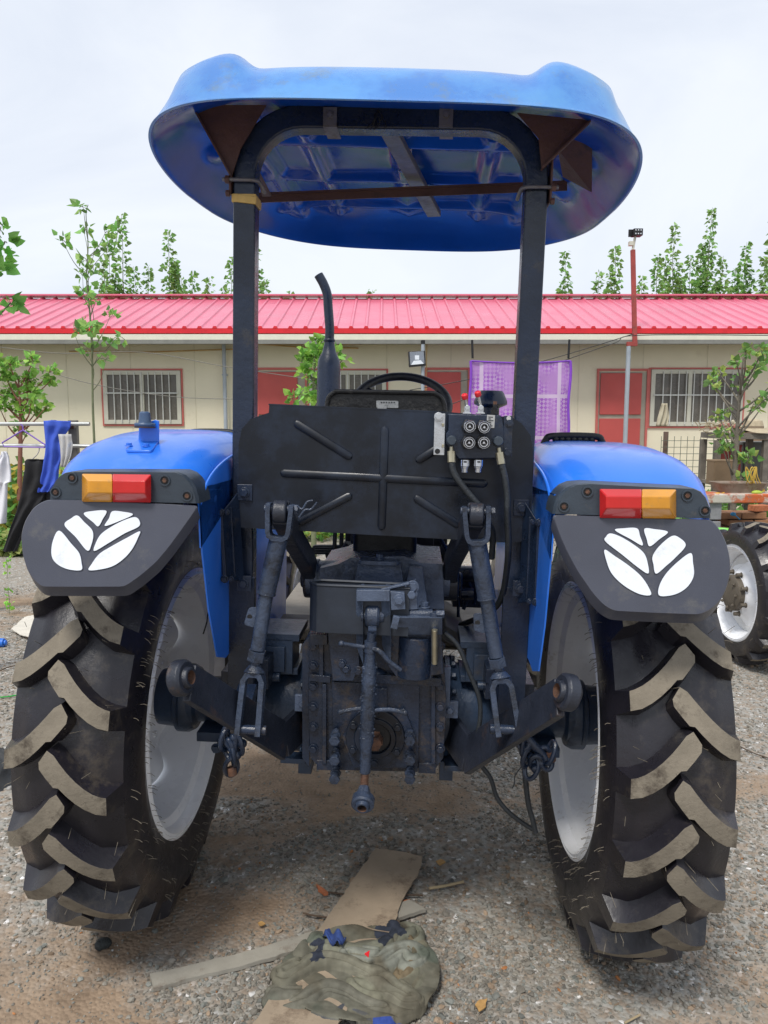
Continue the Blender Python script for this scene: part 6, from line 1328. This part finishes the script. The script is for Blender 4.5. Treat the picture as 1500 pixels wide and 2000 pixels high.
# loose tractor wheel
yl_ = 5.15; cw_ = W(1466, 1155, yl_); o = empty('parked_machine', (cw_.x, yl_, gz(cw_.x, yl_)), 'second farm machine at the right edge, only its white rimmed chevron wheel in view', 'farm machine')
d = wheel(o, (0, 0, .485), -1, Rw=.485, hw=.14, rim=.315, nl=16, seed=9, hairs=60, lobes=5, hubout=True)
bx_ = MB(); bx_.bar((.02, 0, .485), (1.2, 0, .485), .12, .12); bx_.box((.75, .0, .75), (.35, .9, .4)); bx_.build('axle', blackcast, o, bevel=.01)
fr = MB(); fr.lathe((-.01, 0, 0), (-1, 0, 0), [(0, .27), (.02, .262), (.035, .235), (.02, .205), (.02, .12)], 64, caps=False); fr.build('rim_face', pbr('white_rim_paint', (.75, .75, .74), .4, var=.05), d)
fh = MB(); fh.lathe((-.07, 0, 0), (-1, 0, 0), [(0, .125), (.07, .122), (.08, .105), (.09, .04)], 32)
for i in range(8): a = 2*math.pi*i/8; fh.bolt((-.155, .10*math.cos(a), .10*math.sin(a)), (-1, 0, 0), .009, .010)
for i in range(8): a = 2*math.pi*(i+.5)/8; fh.bolt((-.10, .145*math.cos(a), .145*math.sin(a)), (-1, 0, 0), .014, .035)
fh.build('hub_cap', hubb, d, bevel=.002)
o.rotation_euler.z = R(3)
# cloth hanging at right window, little things
mb = MB(); pane(mb, [(788, 1293, 1304), (800, 1290, 1306), (815, 1286, 1307), (832, 1282, 1302)], YB-.9, .03); o = mb.build('towel', pbr('beige_towel', (.48, .43, .32), .9), None, angle=180, solid=.01); tag(o, 'beige towel hanging before the right barred window', 'towel')
# ------------------------------------------------------------------ sky and sun
w = bpy.data.worlds.new('World'); scene.world = w; w.use_nodes = True; nt = w.node_tree; N = nt.nodes; K = nt.links; bg = N['Background']; bg.inputs[1].default_value = .1
EL, AZ = R(58), R(205)
sk = N.new('ShaderNodeTexSky'); sk.sky_type = 'NISHITA'; sk.sun_disc = False; sk.sun_elevation = EL; sk.sun_rotation = AZ
tc = N.new('ShaderNodeTexCoord'); mp = N.new('ShaderNodeMapping'); mp.inputs['Scale'].default_value = (1, 1, 2.2); K.new(tc.outputs['Generated'], mp.inputs[0]); nz = N.new('ShaderNodeTexNoise'); nz.inputs['Scale'].default_value = 1.7; nz.inputs['Detail'].default_value = 7; nz.inputs['Roughness'].default_value = .55; nz.inputs['Distortion'].default_value = .6; K.new(mp.outputs[0], nz.inputs[0])
rp = N.new('ShaderNodeValToRGB'); K.new(nz.outputs[0], rp.inputs[0]); rp.color_ramp.elements[0].position = .32; rp.color_ramp.elements[0].color = (.56, .61, .71, 1); rp.color_ramp.elements[1].position = .66; rp.color_ramp.elements[1].color = (.72, .755, .81, 1)
sc_ = N.new('ShaderNodeVectorMath'); sc_.operation = 'SCALE'; sc_.inputs['Scale'].default_value = 10; K.new(rp.outputs[0], sc_.inputs[0]); mx = N.new('ShaderNodeMix'); mx.data_type = 'RGBA'; mx.inputs[0].default_value = .92; K.new(sk.outputs[0], mx.inputs[6]); K.new(sc_.outputs[0], mx.inputs[7]); K.new(mx.outputs[2], bg.inputs[0])
sl = bpy.data.lights.new('sun', 'SUN'); sl.energy = 2.2; sl.angle = R(14); sl.color = (1, .96, .9); so = bpy.data.objects.new('sun', sl); C.objects.link(so)
dirv = Vector((math.sin(AZ)*math.cos(EL), math.cos(AZ)*math.cos(EL), math.sin(EL))); so.rotation_euler = dirv.to_track_quat('Z', 'Y').to_euler(); so.location = (0, 0, 20)
scene.view_settings.view_transform = 'Standard'; scene.view_settings.look = 'None'; scene.view_settings.exposure = .42; scene.view_settings.gamma = 1
scene.render.engine = 'CYCLES'; scene.render.resolution_x = 768; scene.render.resolution_y = 1024
